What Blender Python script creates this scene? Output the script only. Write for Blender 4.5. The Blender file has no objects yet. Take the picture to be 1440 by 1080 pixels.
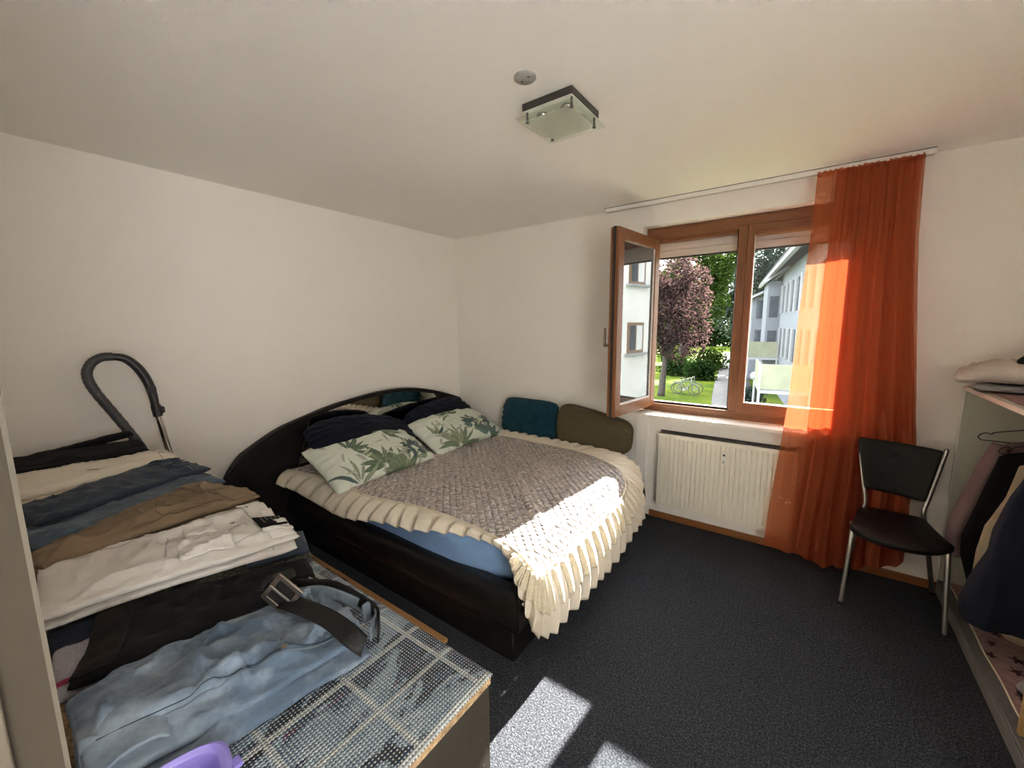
import bpy, bmesh, math, random
import numpy as np
from mathutils import Vector, Matrix, noise, Euler
V = Vector
R = math.radians
PI = math.pi
rnd = random.Random(7)
scene = bpy.context.scene
COL = scene.collection

# ------------------------------------------------------------------ helpers
def clamp(x, a=0., b=1.): return max(a, min(b, x))
def sst(a, b, x):
    t = clamp((x - a) / (b - a)); return t * t * (3 - 2 * t)
def lerp(a, b, t): return a + (b - a) * t
def interp(pts, t):
    """piecewise-linear y(t) from [(t,y)..] (y number or tuple)"""
    if t <= pts[0][0]: return pts[0][1]
    for (a, ya), (b, yb) in zip(pts, pts[1:]):
        if t <= b:
            k = (t - a) / (b - a) if b > a else 0
            if isinstance(ya, (tuple, list)): return tuple(lerp(p, q, k) for p, q in zip(ya, yb))
            return lerp(ya, yb, k)
    return pts[-1][1]
def smooth(pts, n=6, closed=False):
    """Catmull-Rom through the points"""
    P = [V(p) for p in pts]; out = []; m = len(P)
    segs = m if closed else m - 1
    for i in range(segs):
        p1, p2 = P[i], P[(i + 1) % m]
        p0 = P[(i - 1) % m] if (closed or i > 0) else p1 * 2 - p2
        p3 = P[(i + 2) % m] if (closed or i + 2 < m) else p2 * 2 - p1
        for k in range(n):
            t = k / n
            out.append(0.5 * ((2 * p1) + (p2 - p0) * t + (2 * p0 - 5 * p1 + 4 * p2 - p3) * t * t + (3 * p1 - p0 - 3 * p2 + p3) * t ** 3))
    if not closed: out.append(P[-1].copy())
    return out
def nz(x, y=0., z=0.): return noise.noise(V((x, y, z)))

class B:
    def __init__(s): s.bm = bmesh.new()
    def box(s, lo, hi, M=None, bev=0):
        lo, hi = V(lo), V(hi); c = (lo + hi) / 2; d = hi - lo
        mm = Matrix.Translation(c) @ Matrix.Diagonal((d.x, d.y, d.z, 1))
        if M is not None: mm = M @ mm
        r = bmesh.ops.create_cube(s.bm, size=1, matrix=mm)
        if bev:
            es = list({e for v in r['verts'] for e in v.link_edges})
            bmesh.ops.bevel(s.bm, geom=es, offset=bev, segments=2, affect='EDGES', clamp_overlap=True)
        return s
    def cyl(s, p0, p1, r0, r1=None, n=16, caps=True):
        p0, p1 = V(p0), V(p1); d = p1 - p0
        q = d.to_track_quat('Z', 'Y').to_matrix().to_4x4()
        bmesh.ops.create_cone(s.bm, cap_ends=caps, segments=n, radius1=r0, radius2=r0 if r1 is None else r1, depth=d.length,
                              matrix=Matrix.Translation((p0 + p1) / 2) @ q)
        return s
    def sphere(s, c, r, n=12, M=None):
        r = r if isinstance(r, (tuple, list)) else (r, r, r)
        mm = Matrix.Translation(V(c)) @ (M or Matrix()) @ Matrix.Diagonal((r[0], r[1], r[2], 1))
        bmesh.ops.create_uvsphere(s.bm, u_segments=n * 2, v_segments=n, radius=1, matrix=mm); return s
    def tube(s, pts, r, n=10, closed=False, flat=1.0):
        P = [V(p) for p in pts]; m = len(P); rings = []
        up = None
        for i, p in enumerate(P):
            a = P[(i - 1) % m] if (closed or i > 0) else P[i]
            b = P[(i + 1) % m] if (closed or i < m - 1) else P[i]
            t = (b - a).normalized()
            if up is None:
                up = V((0, 0, 1)) if abs(t.z) < .9 else V((1, 0, 0))
            x = t.cross(up)
            if x.length < 1e-6: x = t.orthogonal()
            x.normalize(); y = x.cross(t).normalized(); up = y
            rr = r(i / (m - 1)) if callable(r) else r
            rings.append([s.bm.verts.new(p + x * math.cos(2 * PI * k / n) * rr + y * math.sin(2 * PI * k / n) * rr * flat) for k in range(n)])
        for i in range(m if closed else m - 1):
            A, C = rings[i], rings[(i + 1) % m]
            for k in range(n):
                try: s.bm.faces.new((A[k], A[(k + 1) % n], C[(k + 1) % n], C[k]))
                except ValueError: pass
        if not closed:
            for q, rev in ((rings[0], True), (rings[-1], False)):
                try: s.bm.faces.new(list(reversed(q)) if rev else q)
                except ValueError: pass
        return s
    def grid(s, f, nu, nv, wu=False, wv=False):
        vs = [[s.bm.verts.new(V(f(i / (nu if wu else nu - 1), j / (nv if wv else nv - 1)))) for j in range(nv)] for i in range(nu)]
        for i in range(nu if wu else nu - 1):
            for j in range(nv if wv else nv - 1):
                s.bm.faces.new((vs[i][j], vs[(i + 1) % nu][j], vs[(i + 1) % nu][(j + 1) % nv], vs[i][(j + 1) % nv]))
        return vs
    def prism(s, poly, f0, f1):
        """closed polygon (2d list) between two mapping functions (x,y)->3d"""
        a = [s.bm.verts.new(V(f0(*p))) for p in poly]; b = [s.bm.verts.new(V(f1(*p))) for p in poly]
        n = len(poly)
        s.bm.faces.new(a); s.bm.faces.new(list(reversed(b)))
        for i in range(n): s.bm.faces.new((a[i], b[i], b[(i + 1) % n], a[(i + 1) % n]))
        return s
    def lathe(s, prof, c, n=20, axis='z'):
        c = V(c); rings = []
        for r, h in prof:
            ring = []
            for k in range(n):
                a = 2 * PI * k / n
                p = V((r * math.cos(a), r * math.sin(a), h))
                if axis == 'y': p = V((p.x, p.z, p.y))
                if axis == 'x': p = V((p.z, p.x, p.y))
                ring.append(s.bm.verts.new(c + p))
            rings.append(ring)
        for A, C in zip(rings, rings[1:]):
            for k in range(n): s.bm.faces.new((A[k], A[(k + 1) % n], C[(k + 1) % n], C[k]))
        if prof[0][0] > 1e-6: s.bm.faces.new(rings[0])
        if prof[-1][0] > 1e-6: s.bm.faces.new(list(reversed(rings[-1])))
        return s
    def xf(s, M):
        bmesh.ops.transform(s.bm, matrix=M, verts=s.bm.verts); return s
    def build(s, name, mat, parent=None, smooth=True, ang=38, bevel=0, sub=0, solid=0, local=False, base=None, fix=True, solid_off=-1):
        if fix: bmesh.ops.recalc_face_normals(s.bm, faces=s.bm.faces)
        me = bpy.data.meshes.new(name); s.bm.to_mesh(me); s.bm.free()
        o = bpy.data.objects.new(name, me); COL.objects.link(o)
        if isinstance(mat, (list, tuple)):
            for m in mat: me.materials.append(m)
        else: me.materials.append(mat)
        off = V((0, 0, 0))
        if parent is not None and not local:
            p = parent
            while p is not None: off = off + p.location; p = p.parent
        elif parent is None and not local:
            if base is None:
                xs = [v.co for v in me.vertices]
                base = V((sum(v.x for v in xs) / len(xs), sum(v.y for v in xs) / len(xs), min(v.z for v in xs)))
            off = V(base)
        if off.length > 0: me.transform(Matrix.Translation(-off))
        if parent is None and not local: o.location = off
        o.parent = parent
        if smooth:
            me.shade_smooth(); me.set_sharp_from_angle(angle=R(ang))
        if solid:
            md = o.modifiers.new('sol', 'SOLIDIFY'); md.thickness = solid; md.offset = solid_off
        if bevel:
            md = o.modifiers.new('bev', 'BEVEL'); md.width = bevel; md.segments = 2; md.limit_method = 'ANGLE'; md.angle_limit = R(40)
        if sub:
            md = o.modifiers.new('sub', 'SUBSURF'); md.levels = sub; md.render_levels = sub
        return o

def tag(o, label, cat, group=None, kind=None):
    if label: o['label'] = label
    if cat: o['category'] = cat
    if group: o['group'] = group
    if kind: o['kind'] = kind
    return o
def thing(name, label, cat, loc=(0, 0, 0), rz=0, group=None):
    o = bpy.data.objects.new(name, None); COL.objects.link(o); o.empty_display_size = .1
    o.location = loc; o.rotation_euler = (0, 0, rz)
    return tag(o, label, cat, group)
def struct(o): o['kind'] = 'structure'; return o
def part(o, label): o['label'] = label; return o

# ------------------------------------------------------------------ materials
class N:
    def __init__(s, name):
        s.m = bpy.data.materials.new(name); s.m.use_nodes = True
        s.t = s.m.node_tree; s.t.nodes.clear()
        s.out = s.t.nodes.new('ShaderNodeOutputMaterial')
    def n(s, typ, **kw):
        nd = s.t.nodes.new('ShaderNode' + typ)
        for k, v in kw.items():
            if k in ('i',):
                for a, b in v.items(): s.set(nd.inputs[a], b)
            else: setattr(nd, k, v)
        return nd
    def set(s, sock, v):
        if isinstance(v, bpy.types.NodeSocket): s.t.links.new(v, sock)
        elif isinstance(v, (tuple, list)) and len(v) == 3 and sock.type == 'RGBA': sock.default_value = (*v, 1)
        else: sock.default_value = v
    def coord(s, kind='Object', scale=(1, 1, 1), rot=(0, 0, 0)):
        tc = s.n('TexCoord'); mp = s.n('Mapping')
        s.t.links.new(tc.outputs[kind], mp.inputs[0])
        mp.inputs['Scale'].default_value = scale; mp.inputs['Rotation'].default_value = rot
        return mp.outputs[0]
    def noise(s, vec, scale, detail=3, rough=.5, dist=0):
        nd = s.n('TexNoise', i={'Scale': scale, 'Detail': detail, 'Roughness': rough, 'Distortion': dist})
        if vec is not None: s.t.links.new(vec, nd.inputs['Vector'])
        return nd.outputs['Fac']
    def ramp(s, fac, stops, mode='LINEAR'):
        nd = s.n('ValToRGB'); cr = nd.color_ramp; cr.interpolation = mode
        while len(cr.elements) < len(stops): cr.elements.new(.5)
        for e, (p, c) in zip(cr.elements, stops): e.position = p; e.color = (*c, 1) if len(c) == 3 else c
        s.t.links.new(fac, nd.inputs[0]); return nd.outputs[0]
    def mix(s, fac, a, b, typ='MIX'):
        nd = s.n('MixRGB', blend_type=typ)
        s.set(nd.inputs[0], fac); s.set(nd.inputs[1], a); s.set(nd.inputs[2], b); return nd.outputs[0]
    def math(s, op, a, b=0., c=None):
        nd = s.n('Math', operation=op); s.set(nd.inputs[0], a); s.set(nd.inputs[1], b)
        if c is not None: s.set(nd.inputs[2], c)
        return nd.outputs[0]
    def sep(s, vec):
        nd = s.n('SeparateXYZ'); s.t.links.new(vec, nd.inputs[0]); return nd.outputs
    def bump(s, h, strength=.3, dist=.01, prev=None):
        nd = s.n('Bump', i={'Strength': strength, 'Distance': dist}); s.t.links.new(h, nd.inputs['Height'])
        if prev is not None: s.t.links.new(prev, nd.inputs['Normal'])
        return nd.outputs[0]
    def bsdf(s, col, rough=.6, metal=0., normal=None, **kw):
        nd = s.n('BsdfPrincipled'); s.set(nd.inputs['Base Color'], col); s.set(nd.inputs['Roughness'], rough); nd.inputs['Metallic'].default_value = metal
        for k, v in kw.items(): s.set(nd.inputs[k.replace('_', ' ')], v)
        if normal is not None: s.t.links.new(normal, nd.inputs['Normal'])
        s.t.links.new(nd.outputs[0], s.out.inputs[0]); s.b = nd; return s.m

def plain(name, col, rough=.5, metal=0., var=.08, scale=20, bump=0, bscale=200, **kw):
    n = N(name); v = n.coord()
    f = n.noise(v, scale, 3)
    lo = tuple(c * (1 - var) for c in col); hi = tuple(min(1, c * (1 + var)) for c in col)
    c = n.ramp(f, [(.3, lo), (.7, hi)])
    nm = n.bump(n.noise(v, bscale, 2), bump, .004) if bump else None
    return n.bsdf(c, rough, metal, nm, **kw)

M = {}
def mk_wall(name, col, bs=.12):
    n = N(name); v = n.coord()
    c = n.ramp(n.noise(v, 1.3, 2), [(.3, tuple(x * .985 for x in col)), (.7, col)])
    h = n.mix(.5, n.noise(v, 130, 3), n.noise(v, 420, 2))
    return n.bsdf(c, .88, 0, n.bump(h, bs, .004), Specular_IOR_Level=.2)
M['wall'] = mk_wall('wall_paint', (.85, .815, .755))
M['ceiling'] = mk_wall('ceiling_paint', (.87, .845, .79), .3)
M['white'] = plain('white_paint', (.80, .78, .73), .45, var=.02)
M['jamb'] = plain('beige_frame', (.074, .061, .045), .8, var=.03, Specular_IOR_Level=.1)
M['jamb2'] = plain('beige_frame_light', (.13, .105, .072), .5, var=.03)
def mk_carpet():
    n = N('carpet_pile'); v = n.coord()
    a = n.noise(v, 125, 2, .7); b = n.noise(v, 330, 2, .6); w = n.noise(v, 1.1, 3)
    c = n.ramp(n.mix(.45, a, b), [(.37, (.0085, .0105, .0145)), (.5, (.036, .041, .050)), (.62, (.128, .134, .146))])
    c = n.mix(.25, c, n.ramp(w, [(.35, (.020, .0235, .031)), (.65, (.040, .045, .056))]))
    return n.bsdf(c, .95, 0, n.bump(n.mix(.5, a, b), .9, .012), Specular_IOR_Level=.08)
M['carpet'] = mk_carpet()
def mk_wood(name, a, b, c, scale=(9, 9, .7), rough=.38):
    n = N(name); v = n.coord(scale=scale)
    f = n.noise(v, 6, 5, .6, .6)
    return n.bsdf(n.ramp(f, [(.25, a), (.5, b), (.75, c)]), rough, 0, n.bump(f, .06, .003))
M['wood_v'] = mk_wood('window_wood_upright', (.12, .044, .014), (.195, .076, .026), (.25, .102, .038))
M['wood_h'] = mk_wood('window_wood_rail', (.12, .044, .014), (.195, .076, .026), (.25, .102, .038), (.7, 9, 9))
M['skirt'] = mk_wood('skirting_wood', (.16, .06, .018), (.22, .085, .026), (.26, .10, .032), (.7, 9, 9))
M['plank'] = mk_wood('plank_wood', (.36, .18, .075), (.45, .235, .10), (.50, .27, .12), (.6, 9, 9), .45)
M['pine'] = mk_wood('pine_wood', (.42, .26, .10), (.52, .33, .14), (.6, .40, .18), (9, 9, .8), .5)
M['rad'] = plain('radiator_enamel', (.78, .74, .645), .32, var=.015)
M['dark'] = plain('dark_gap', (.02, .019, .018), .6)
M['grille'] = plain('grille_metal', (.10, .095, .088), .5, .3)
M['chrome'] = plain('chrome', (.72, .70, .66), .16, 1.0, var=.02)
M['steel'] = plain('satin_steel', (.46, .45, .42), .34, 1.0, var=.04)
M['blackplastic'] = plain('black_plastic', (.018, .018, .019), .38, var=.1)
M['greyplastic'] = plain('grey_hose', (.055, .055, .058), .45, var=.1)
def mk_leather(name, col, rough):
    n = N(name); v = n.coord(scale=(1, 1, 1))
    vo = n.n('TexVoronoi', i={'Scale': 190.}); n.t.links.new(v, vo.inputs['Vector'])
    w = n.noise(v, 9, 4, .55)
    h = n.mix(.35, vo.outputs['Distance'], w)
    c = n.ramp(w, [(.3, tuple(x * .8 for x in col)), (.7, tuple(x * 1.25 for x in col))])
    return n.bsdf(c, n.ramp(w, [(.3, (rough - .07,) * 3), (.7, (rough + .08,) * 3)]), 0, n.bump(h, .35, .004), Specular_IOR_Level=.32)
M['leather'] = mk_leather('black_leatherette', (.0065, .0056, .005), .40)
M['seatblack'] = mk_leather('black_seat_vinyl', (.005, .0045, .0045), .55)
M['backblack'] = mk_leather('black_back_vinyl', (.0085, .0085, .008), .55)
def mk_cloth(name, col, var=.12, weave=900, rough=.9, wr=.25, wsc=7, sheen=.05, spots=None):
    n = N(name); v = n.coord()
    f = n.noise(v, wsc, 4, .6); g = n.noise(v, weave, 2, .5)
    c = n.ramp(f, [(.25, tuple(x * (1 - var) for x in col)), (.75, tuple(min(1, x * (1 + var)) for x in col))])
    if spots is not None:
        c = n.mix(n.ramp(g, [(.45, (0, 0, 0)), (.62, (1, 1, 1))]), c, spots)
    nm = n.bump(g, .25, .002, n.bump(n.noise(v, wsc * 3, 4, .6), wr, .012))
    return n.bsdf(c, rough, 0, nm, Sheen_Weight=sheen, Specular_IOR_Level=.1)
M['sheet'] = mk_cloth('blue_sheet', (.19, .31, .52), .1, 1200, wsc=5)
M['cream'] = mk_cloth('cream_cotton', (.72, .65, .53), .06, 1500, wr=.15, wsc=9)
M['lace'] = mk_cloth('lace', (.74, .68, .54), .12, 300, wr=.5, wsc=30, spots=(.55, .45, .28))
M['navyvelvet'] = mk_cloth('navy_velvet', (.006, .008, .017), .2, 800, wr=.3, wsc=8, sheen=.04)
M['teal'] = mk_cloth('teal_velvet', (.009, .042, .062), .25, 700, wr=.35, wsc=9, sheen=.08)
M['olive'] = mk_cloth('olive_boucle', (.062, .052, .027), .1, 240, wr=.2, wsc=20, sheen=.05, spots=(.13, .11, .062))
M['mauve'] = mk_cloth('mauve_knit', (.23, .155, .155), .08, 600, wr=.2)
M['blackcloth'] = mk_cloth('black_cotton', (.0085, .0083, .0092), .2, 700, wr=.35, wsc=10, sheen=.03)
M['browncloth'] = mk_cloth('brown_black_cotton', (.013, .0105, .009), .2, 700, wr=.35, wsc=10, sheen=.03)
M['navycloth'] = mk_cloth('navy_wool', (.015, .019, .032), .15, 600, wr=.3, wsc=8, sheen=.05)
M['beigecloth'] = mk_cloth('beige_cotton', (.45, .37, .26), .1, 600, wr=.3)
M['whitecloth'] = mk_cloth('white_cotton', (.66, .625, .585), .05, 900, wr=.35, wsc=11)
M['creamtrousers'] = mk_cloth('cream_cotton_twill', (.74, .68, .58), .05, 900, wr=.3, wsc=9)
M['khaki'] = mk_cloth('khaki_cotton', (.20, .145, .092), .16, 900, wr=.4, wsc=10)
M['greymarl'] = mk_cloth('grey_marl', (.30, .28, .31), .08, 400, spots=(.42, .40, .43))
M['pinkcloth'] = mk_cloth('pink_brown_cotton', (.36, .225, .215), .15, 500, spots=(.16, .08, .085))
M['redcloth'] = mk_cloth('dark_red_cotton', (.13, .012, .014), .15, 600)
M['maroon'] = mk_cloth('maroon_cotton', (.10, .012, .022), .15, 600)
M['camo'] = mk_cloth('patterned_green_cotton', (.085, .085, .06), .3, 120, wsc=30, spots=(.02, .022, .018))
M['greywool'] = mk_cloth('grey_felt', (.26, .26, .265), .1, 500)
def mk_denim(name, base, fade, amt=(.5, .78), streak=(26, 3, 3), psc=5.5):
    n = N(name); v = n.coord(); vs = n.coord(scale=streak)
    f = n.noise(v, psc, 4, .6, .4); g = n.noise(vs, 4, 4, .65); w = n.noise(v, 1000, 2)
    k = n.mix(.4, f, g)
    c = n.ramp(k, [(amt[0], base), (amt[1], fade)])
    c = n.mix(.5, c, n.mix(w, tuple(x * .55 for x in base), fade), 'OVERLAY') if False else n.mix(n.math('MULTIPLY', w, .35), c, fade)
    nm = n.bump(w, .3, .002, n.bump(n.noise(v, 24, 5, .6), .4, .012))
    return n.bsdf(c, .9, 0, nm, Specular_IOR_Level=.2, Sheen_Weight=.15)
M['denim_light'] = mk_denim('light_denim', (.040, .075, .130), (.33, .40, .47), (.44, .66), (4, 4, 4), 3.4)
M['denim_mid'] = mk_denim('mid_denim', (.030, .052, .082), (.15, .21, .26), (.45, .75))
M['denim_dark'] = mk_denim('dark_denim', (.010, .018, .032), (.05, .075, .10), (.48, .85))
M['denim_band'] = mk_denim('denim_waistband', (.10, .13, .16), (.22, .27, .31), (.4, .7))
M['stitch'] = plain('pale_stitch', (.42, .43, .42), .9)
M['whitestitch'] = plain('white_stitch', (.40, .365, .335), .9)
M['khakistitch'] = plain('khaki_stitch', (.14, .092, .052), .9)
M['labelblack'] = plain('black_label', (.004, .004, .0045), .7, Specular_IOR_Level=.1)
M['labelprint'] = plain('label_print', (.16, .155, .15), .8)
M['belt'] = mk_leather('black_belt_leather', (.005, .0045, .004), .6)
M['buckle'] = plain('buckle_metal', (.40, .34, .29), .28, 1.0, var=.05)
M['lilac'] = plain('lilac_plastic', (.285, .235, .66), .38, var=.03)
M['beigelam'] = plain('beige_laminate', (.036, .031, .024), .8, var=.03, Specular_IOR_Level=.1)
M['greylam'] = plain('grey_laminate', (.20, .195, .18), .5, var=.05)
M['greylam2'] = plain('grey_laminate_dark', (.13, .128, .12), .5, var=.05)
M['sidelam'] = plain('pale_laminate', (.54, .53, .44), .5, var=.02)
M['edgelam'] = plain('cream_edge_band', (.72, .60, .52), .5, var=.03)
def mk_chip():
    n = N('chipboard'); v = n.coord()
    f = n.noise(v, 260, 3, .7); g = n.noise(v, 90, 2)
    return n.bsdf(n.ramp(n.mix(.5, f, g), [(.35, (.13, .075, .035)), (.52, (.38, .25, .13)), (.68, (.62, .46, .27))]), .9, 0, n.bump(f, .5, .004))
M['chip'] = mk_chip()
def mk_rug():
    # woven runner: pale blue cords along Y, white knots, cream seams, dark motifs
    n = N('woven_mat'); v = n.coord(); x, y, z = n.sep(v)
    px = n.math('FRACT', n.math('MULTIPLY', x, 1 / .0068)); py = n.math('FRACT', n.math('MULTIPLY', y, 1 / .0068))
    gap = n.math('GREATER_THAN', n.math('ABSOLUTE', n.math('SUBTRACT', px, .5)), .36)
    knot = n.math('MULTIPLY', n.math('GREATER_THAN', n.math('ABSOLUTE', n.math('SUBTRACT', px, .5)), .30), n.math('LESS_THAN', n.math('ABSOLUTE', n.math('SUBTRACT', py, .5)), .20))
    vs = n.coord(scale=(16, 6, 1)); mot = n.noise(vs, 1.0, 4, .62, .9)
    tone = n.noise(n.coord(scale=(22, 9, 1)), 1.6, 3)
    base = n.ramp(tone, [(.32, (.13, .19, .25)), (.55, (.22, .29, .345)), (.75, (.34, .41, .45))])
    dk = n.ramp(n.noise(n.coord(scale=(30, 7, 1)), 2, 3), [(.4, (.014, .016, .022)), (.6, (.03, .06, .11)), (.7, (.09, .03, .06))])
    c = n.mix(n.ramp(mot, [(.495, (0, 0, 0)), (.53, (1, 1, 1))]), base, dk)
    sx = n.math('LESS_THAN', n.math('ABSOLUTE', n.math('SUBTRACT', n.math('FRACT', n.math('MULTIPLY', x, 1 / .112)), .5)), .05)
    sy = n.math('LESS_THAN', n.math('ABSOLUTE', n.math('SUBTRACT', n.math('FRACT', n.math('MULTIPLY', y, 1 / .155)), .5)), .035)
    seam = n.math('MAXIMUM', sx, sy)
    c = n.mix(n.math('MULTIPLY', seam, .7), c, (.50, .52, .49))
    c = n.mix(n.math('MULTIPLY', gap, .75), c, (.06, .075, .09))
    c = n.mix(n.math('MULTIPLY', knot, .72), c, (.74, .76, .74))
    hx = n.math('SUBTRACT', .5, n.math('ABSOLUTE', n.math('SUBTRACT', px, .5)))
    hy = n.math('SUBTRACT', .5, n.math('ABSOLUTE', n.math('SUBTRACT', py, .5)))
    h = n.math('ADD', n.math('MULTIPLY', hx, 1.), n.math('MULTIPLY', hy, .5))
    return n.bsdf(c, .75, 0, n.bump(h, .8, .006))
M['rug'] = mk_rug()
def mk_quilt():
    n = N('quilted_cover'); v = n.coord(); x, y, z = n.sep(v)
    k = 1 / .055
    a = n.math('ABSOLUTE', n.math('SINE', n.math('MULTIPLY', n.math('ADD', x, n.math('MULTIPLY', y, 1.)), k * PI)))
    b = n.math('ABSOLUTE', n.math('SINE', n.math('MULTIPLY', n.math('SUBTRACT', x, n.math('MULTIPLY', y, 1.)), k * PI)))
    q = n.math('POWER', n.math('MULTIPLY', a, b), .45)
    p = n.noise(v, 46, 4, .65, .6); p2 = n.noise(v, 130, 2)
    c = n.ramp(n.mix(.35, p, p2), [(.40, (.34, .285, .30)), (.50, (.62, .55, .505)), (.58, (.84, .78, .71))])
    h = n.math('ADD', q, n.math('MULTIPLY', p, .6))
    return n.bsdf(c, .9, 0, n.bump(h, 1.0, .022), Sheen_Weight=.1, Specular_IOR_Level=.2)
M['quilt'] = mk_quilt()
def mk_attr(name, rough=.85, bs=.2, bsc=7):
    n = N(name); a = n.n('Attribute', attribute_name='Col'); v = n.coord()
    return n.bsdf(a.outputs['Color'], rough, 0, n.bump(n.noise(v, 1100, 2), .15, .002, n.bump(n.noise(v, bsc * 3, 4), bs, .01)), Specular_IOR_Level=.2)
M['floral'] = mk_attr('floral_cotton')
M['stars'] = mk_attr('star_cotton', bs=.4)
def mk_sheer(name, dens):
    n = N(name); v = n.coord()
    w = n.noise(v, 14, 3)
    tr = n.n('BsdfTransparent', i={'Color': (1., .66, .48)})
    df = n.n('BsdfDiffuse', i={'Color': (.52, .155, .075)})
    tl = n.n('BsdfTranslucent', i={'Color': (.36, .072, .030)})
    m1 = n.n('MixShader', i={0: .48}); n.t.links.new(df.outputs[0], m1.inputs[1]); n.t.links.new(tl.outputs[0], m1.inputs[2])
    m2 = n.n('MixShader'); n.set(m2.inputs[0], n.math('MULTIPLY_ADD', w, .06, dens))
    n.t.links.new(tr.outputs[0], m2.inputs[1]); n.t.links.new(m1.outputs[0], m2.inputs[2])
    n.t.links.new(m2.outputs[0], n.out.inputs[0]); return n.m
M['sheer'] = mk_sheer('sheer_orange', .52)
M['sheer2'] = mk_sheer('sheer_orange_gathered', .84)
def mk_glass(name, tint=(1, 1, 1), haze=.0, ior=1.5):
    n = N(name)
    tr = n.n('BsdfTransparent', i={'Color': tint}); gl = n.n('BsdfGlossy', i={'Roughness': .0, 'Color': (1, 1, 1)})
    fr = n.n('Fresnel', i={'IOR': ior})
    ge = n.n('NewGeometry'); fk = n.math('MULTIPLY', fr.outputs[0], n.math('SUBTRACT', 1., ge.outputs['Backfacing']))
    m = n.n('MixShader'); n.t.links.new(fk, m.inputs[0]); n.t.links.new(tr.outputs[0], m.inputs[1]); n.t.links.new(gl.outputs[0], m.inputs[2])
    o = m.outputs[0]
    if haze:
        df = n.n('BsdfTranslucent', i={'Color': (.9, .95, 1)}); m2 = n.n('MixShader', i={0: haze}); n.t.links.new(o, m2.inputs[1]); n.t.links.new(df.outputs[0], m2.inputs[2]); o = m2.outputs[0]
    n.t.links.new(o, n.out.inputs[0]); return n.m
M['glass'] = mk_glass('window_glass', (.95, .965, .965), .0, 2.7)
M['glass_bluish'] = mk_glass('window_glass_bluish', (.95, .965, .98), .0)  # clear pane with a faint blue tint, haze left off
M['lampglass'] = mk_glass('clear_lamp_glass', (.92, .945, .91), 0, 1.35)
def mk_frost():
    n = N('frosted_glass'); tr = n.n('BsdfTransparent', i={'Color': (.92, .94, .9)}); df = n.n('BsdfDiffuse', i={'Color': (.86, .86, .78)}); tl = n.n('BsdfTranslucent', i={'Color': (.9, .9, .84)})
    m1 = n.n('MixShader', i={0: .4}); n.t.links.new(df.outputs[0], m1.inputs[1]); n.t.links.new(tl.outputs[0], m1.inputs[2])
    m = n.n('MixShader', i={0: .36}); n.t.links.new(tr.outputs[0], m.inputs[1]); n.t.links.new(m1.outputs[0], m.inputs[2]); n.t.links.new(m.outputs[0], n.out.inputs[0]); return n.m
M['frost'] = mk_frost()
M['mirror'] = plain('mirror', (.62, .62, .60), .02, 1.0, var=0)
M['bulb'] = plain('bulb_glass', (.42, .41, .37), .12, .8)
M['shutter'] = plain('shutter_slat', (.66, .60, .52), .5, var=.02)
M['stone'] = plain('sill_stone', (.80, .765, .70), .35, var=.05, scale=60)
# outdoors
def mk_leaf(name, a, b, tcol):
    n = N(name); v = n.coord(); f = n.noise(v, 3.5, 2)
    c = n.ramp(f, [(.3, a), (.7, b)])
    df = n.n('BsdfDiffuse'); n.t.links.new(c, df.inputs[0])
    tl = n.n('BsdfTranslucent', i={'Color': tcol}); m = n.n('MixShader', i={0: .45})
    n.t.links.new(df.outputs[0], m.inputs[1]); n.t.links.new(tl.outputs[0], m.inputs[2]); n.t.links.new(m.outputs[0], n.out.inputs[0]); return n.m
M['leaf_red'] = mk_leaf('copper_leaves', (.022, .0155, .018), (.085, .056, .055), (.065, .040, .037))
M['leaf_green'] = mk_leaf('green_leaves', (.018, .036, .009), (.038, .066, .015), (.048, .080, .013))
M['leaf_blue'] = mk_leaf('grey_green_leaves', (.034, .050, .042), (.060, .08, .066), (.04, .058, .038))  # muted grey-green foliage tone
M['leaf_dark'] = mk_leaf('shrub_leaves', (.010, .026, .010), (.026, .05, .015), (.024, .046, .010))
M['bark'] = plain('bark', (.05, .042, .037), .95, var=.3, scale=14, bump=.6, bscale=30)
def mk_grass():
    n = N('lawn'); v = n.coord(); f = n.noise(v, .55, 4); g = n.noise(v, 9, 4, .7)
    return n.bsdf(n.ramp(n.mix(.45, f, g), [(.35, (.040, .075, .010)), (.5, (.085, .125, .014)), (.65, (.16, .18, .02))]), .95, 0, n.bump(g, .6, .1), Specular_IOR_Level=.05)
M['grass'] = mk_grass()
M['path'] = plain('path_gravel', (.12, .115, .11), .95, var=.15, scale=3)
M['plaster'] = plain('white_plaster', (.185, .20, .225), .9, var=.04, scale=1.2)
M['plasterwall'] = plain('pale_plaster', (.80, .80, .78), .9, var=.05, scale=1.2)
M['balcony'] = plain('balcony_panel', (.24, .25, .17), .6, var=.12, scale=2)
M['roof'] = plain('roof_tiles', (.085, .075, .078), .8, var=.15, scale=5)
M['houseglass'] = plain('house_window_glass', (.05, .06, .075), .12, var=.2, scale=2)
M['housewood'] = plain('house_window_wood', (.22, .13, .07), .5)
M['curtainwhite'] = plain('net_curtain', (.7, .7, .7), .8)
M['bikepaint'] = plain('bike_paint', (.10, .12, .16), .35, .3)
M['rubber'] = plain('tyre_rubber', (.05, .05, .055), .7)
M['postwhite'] = plain('post_white', (.34, .35, .36), .5)

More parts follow.
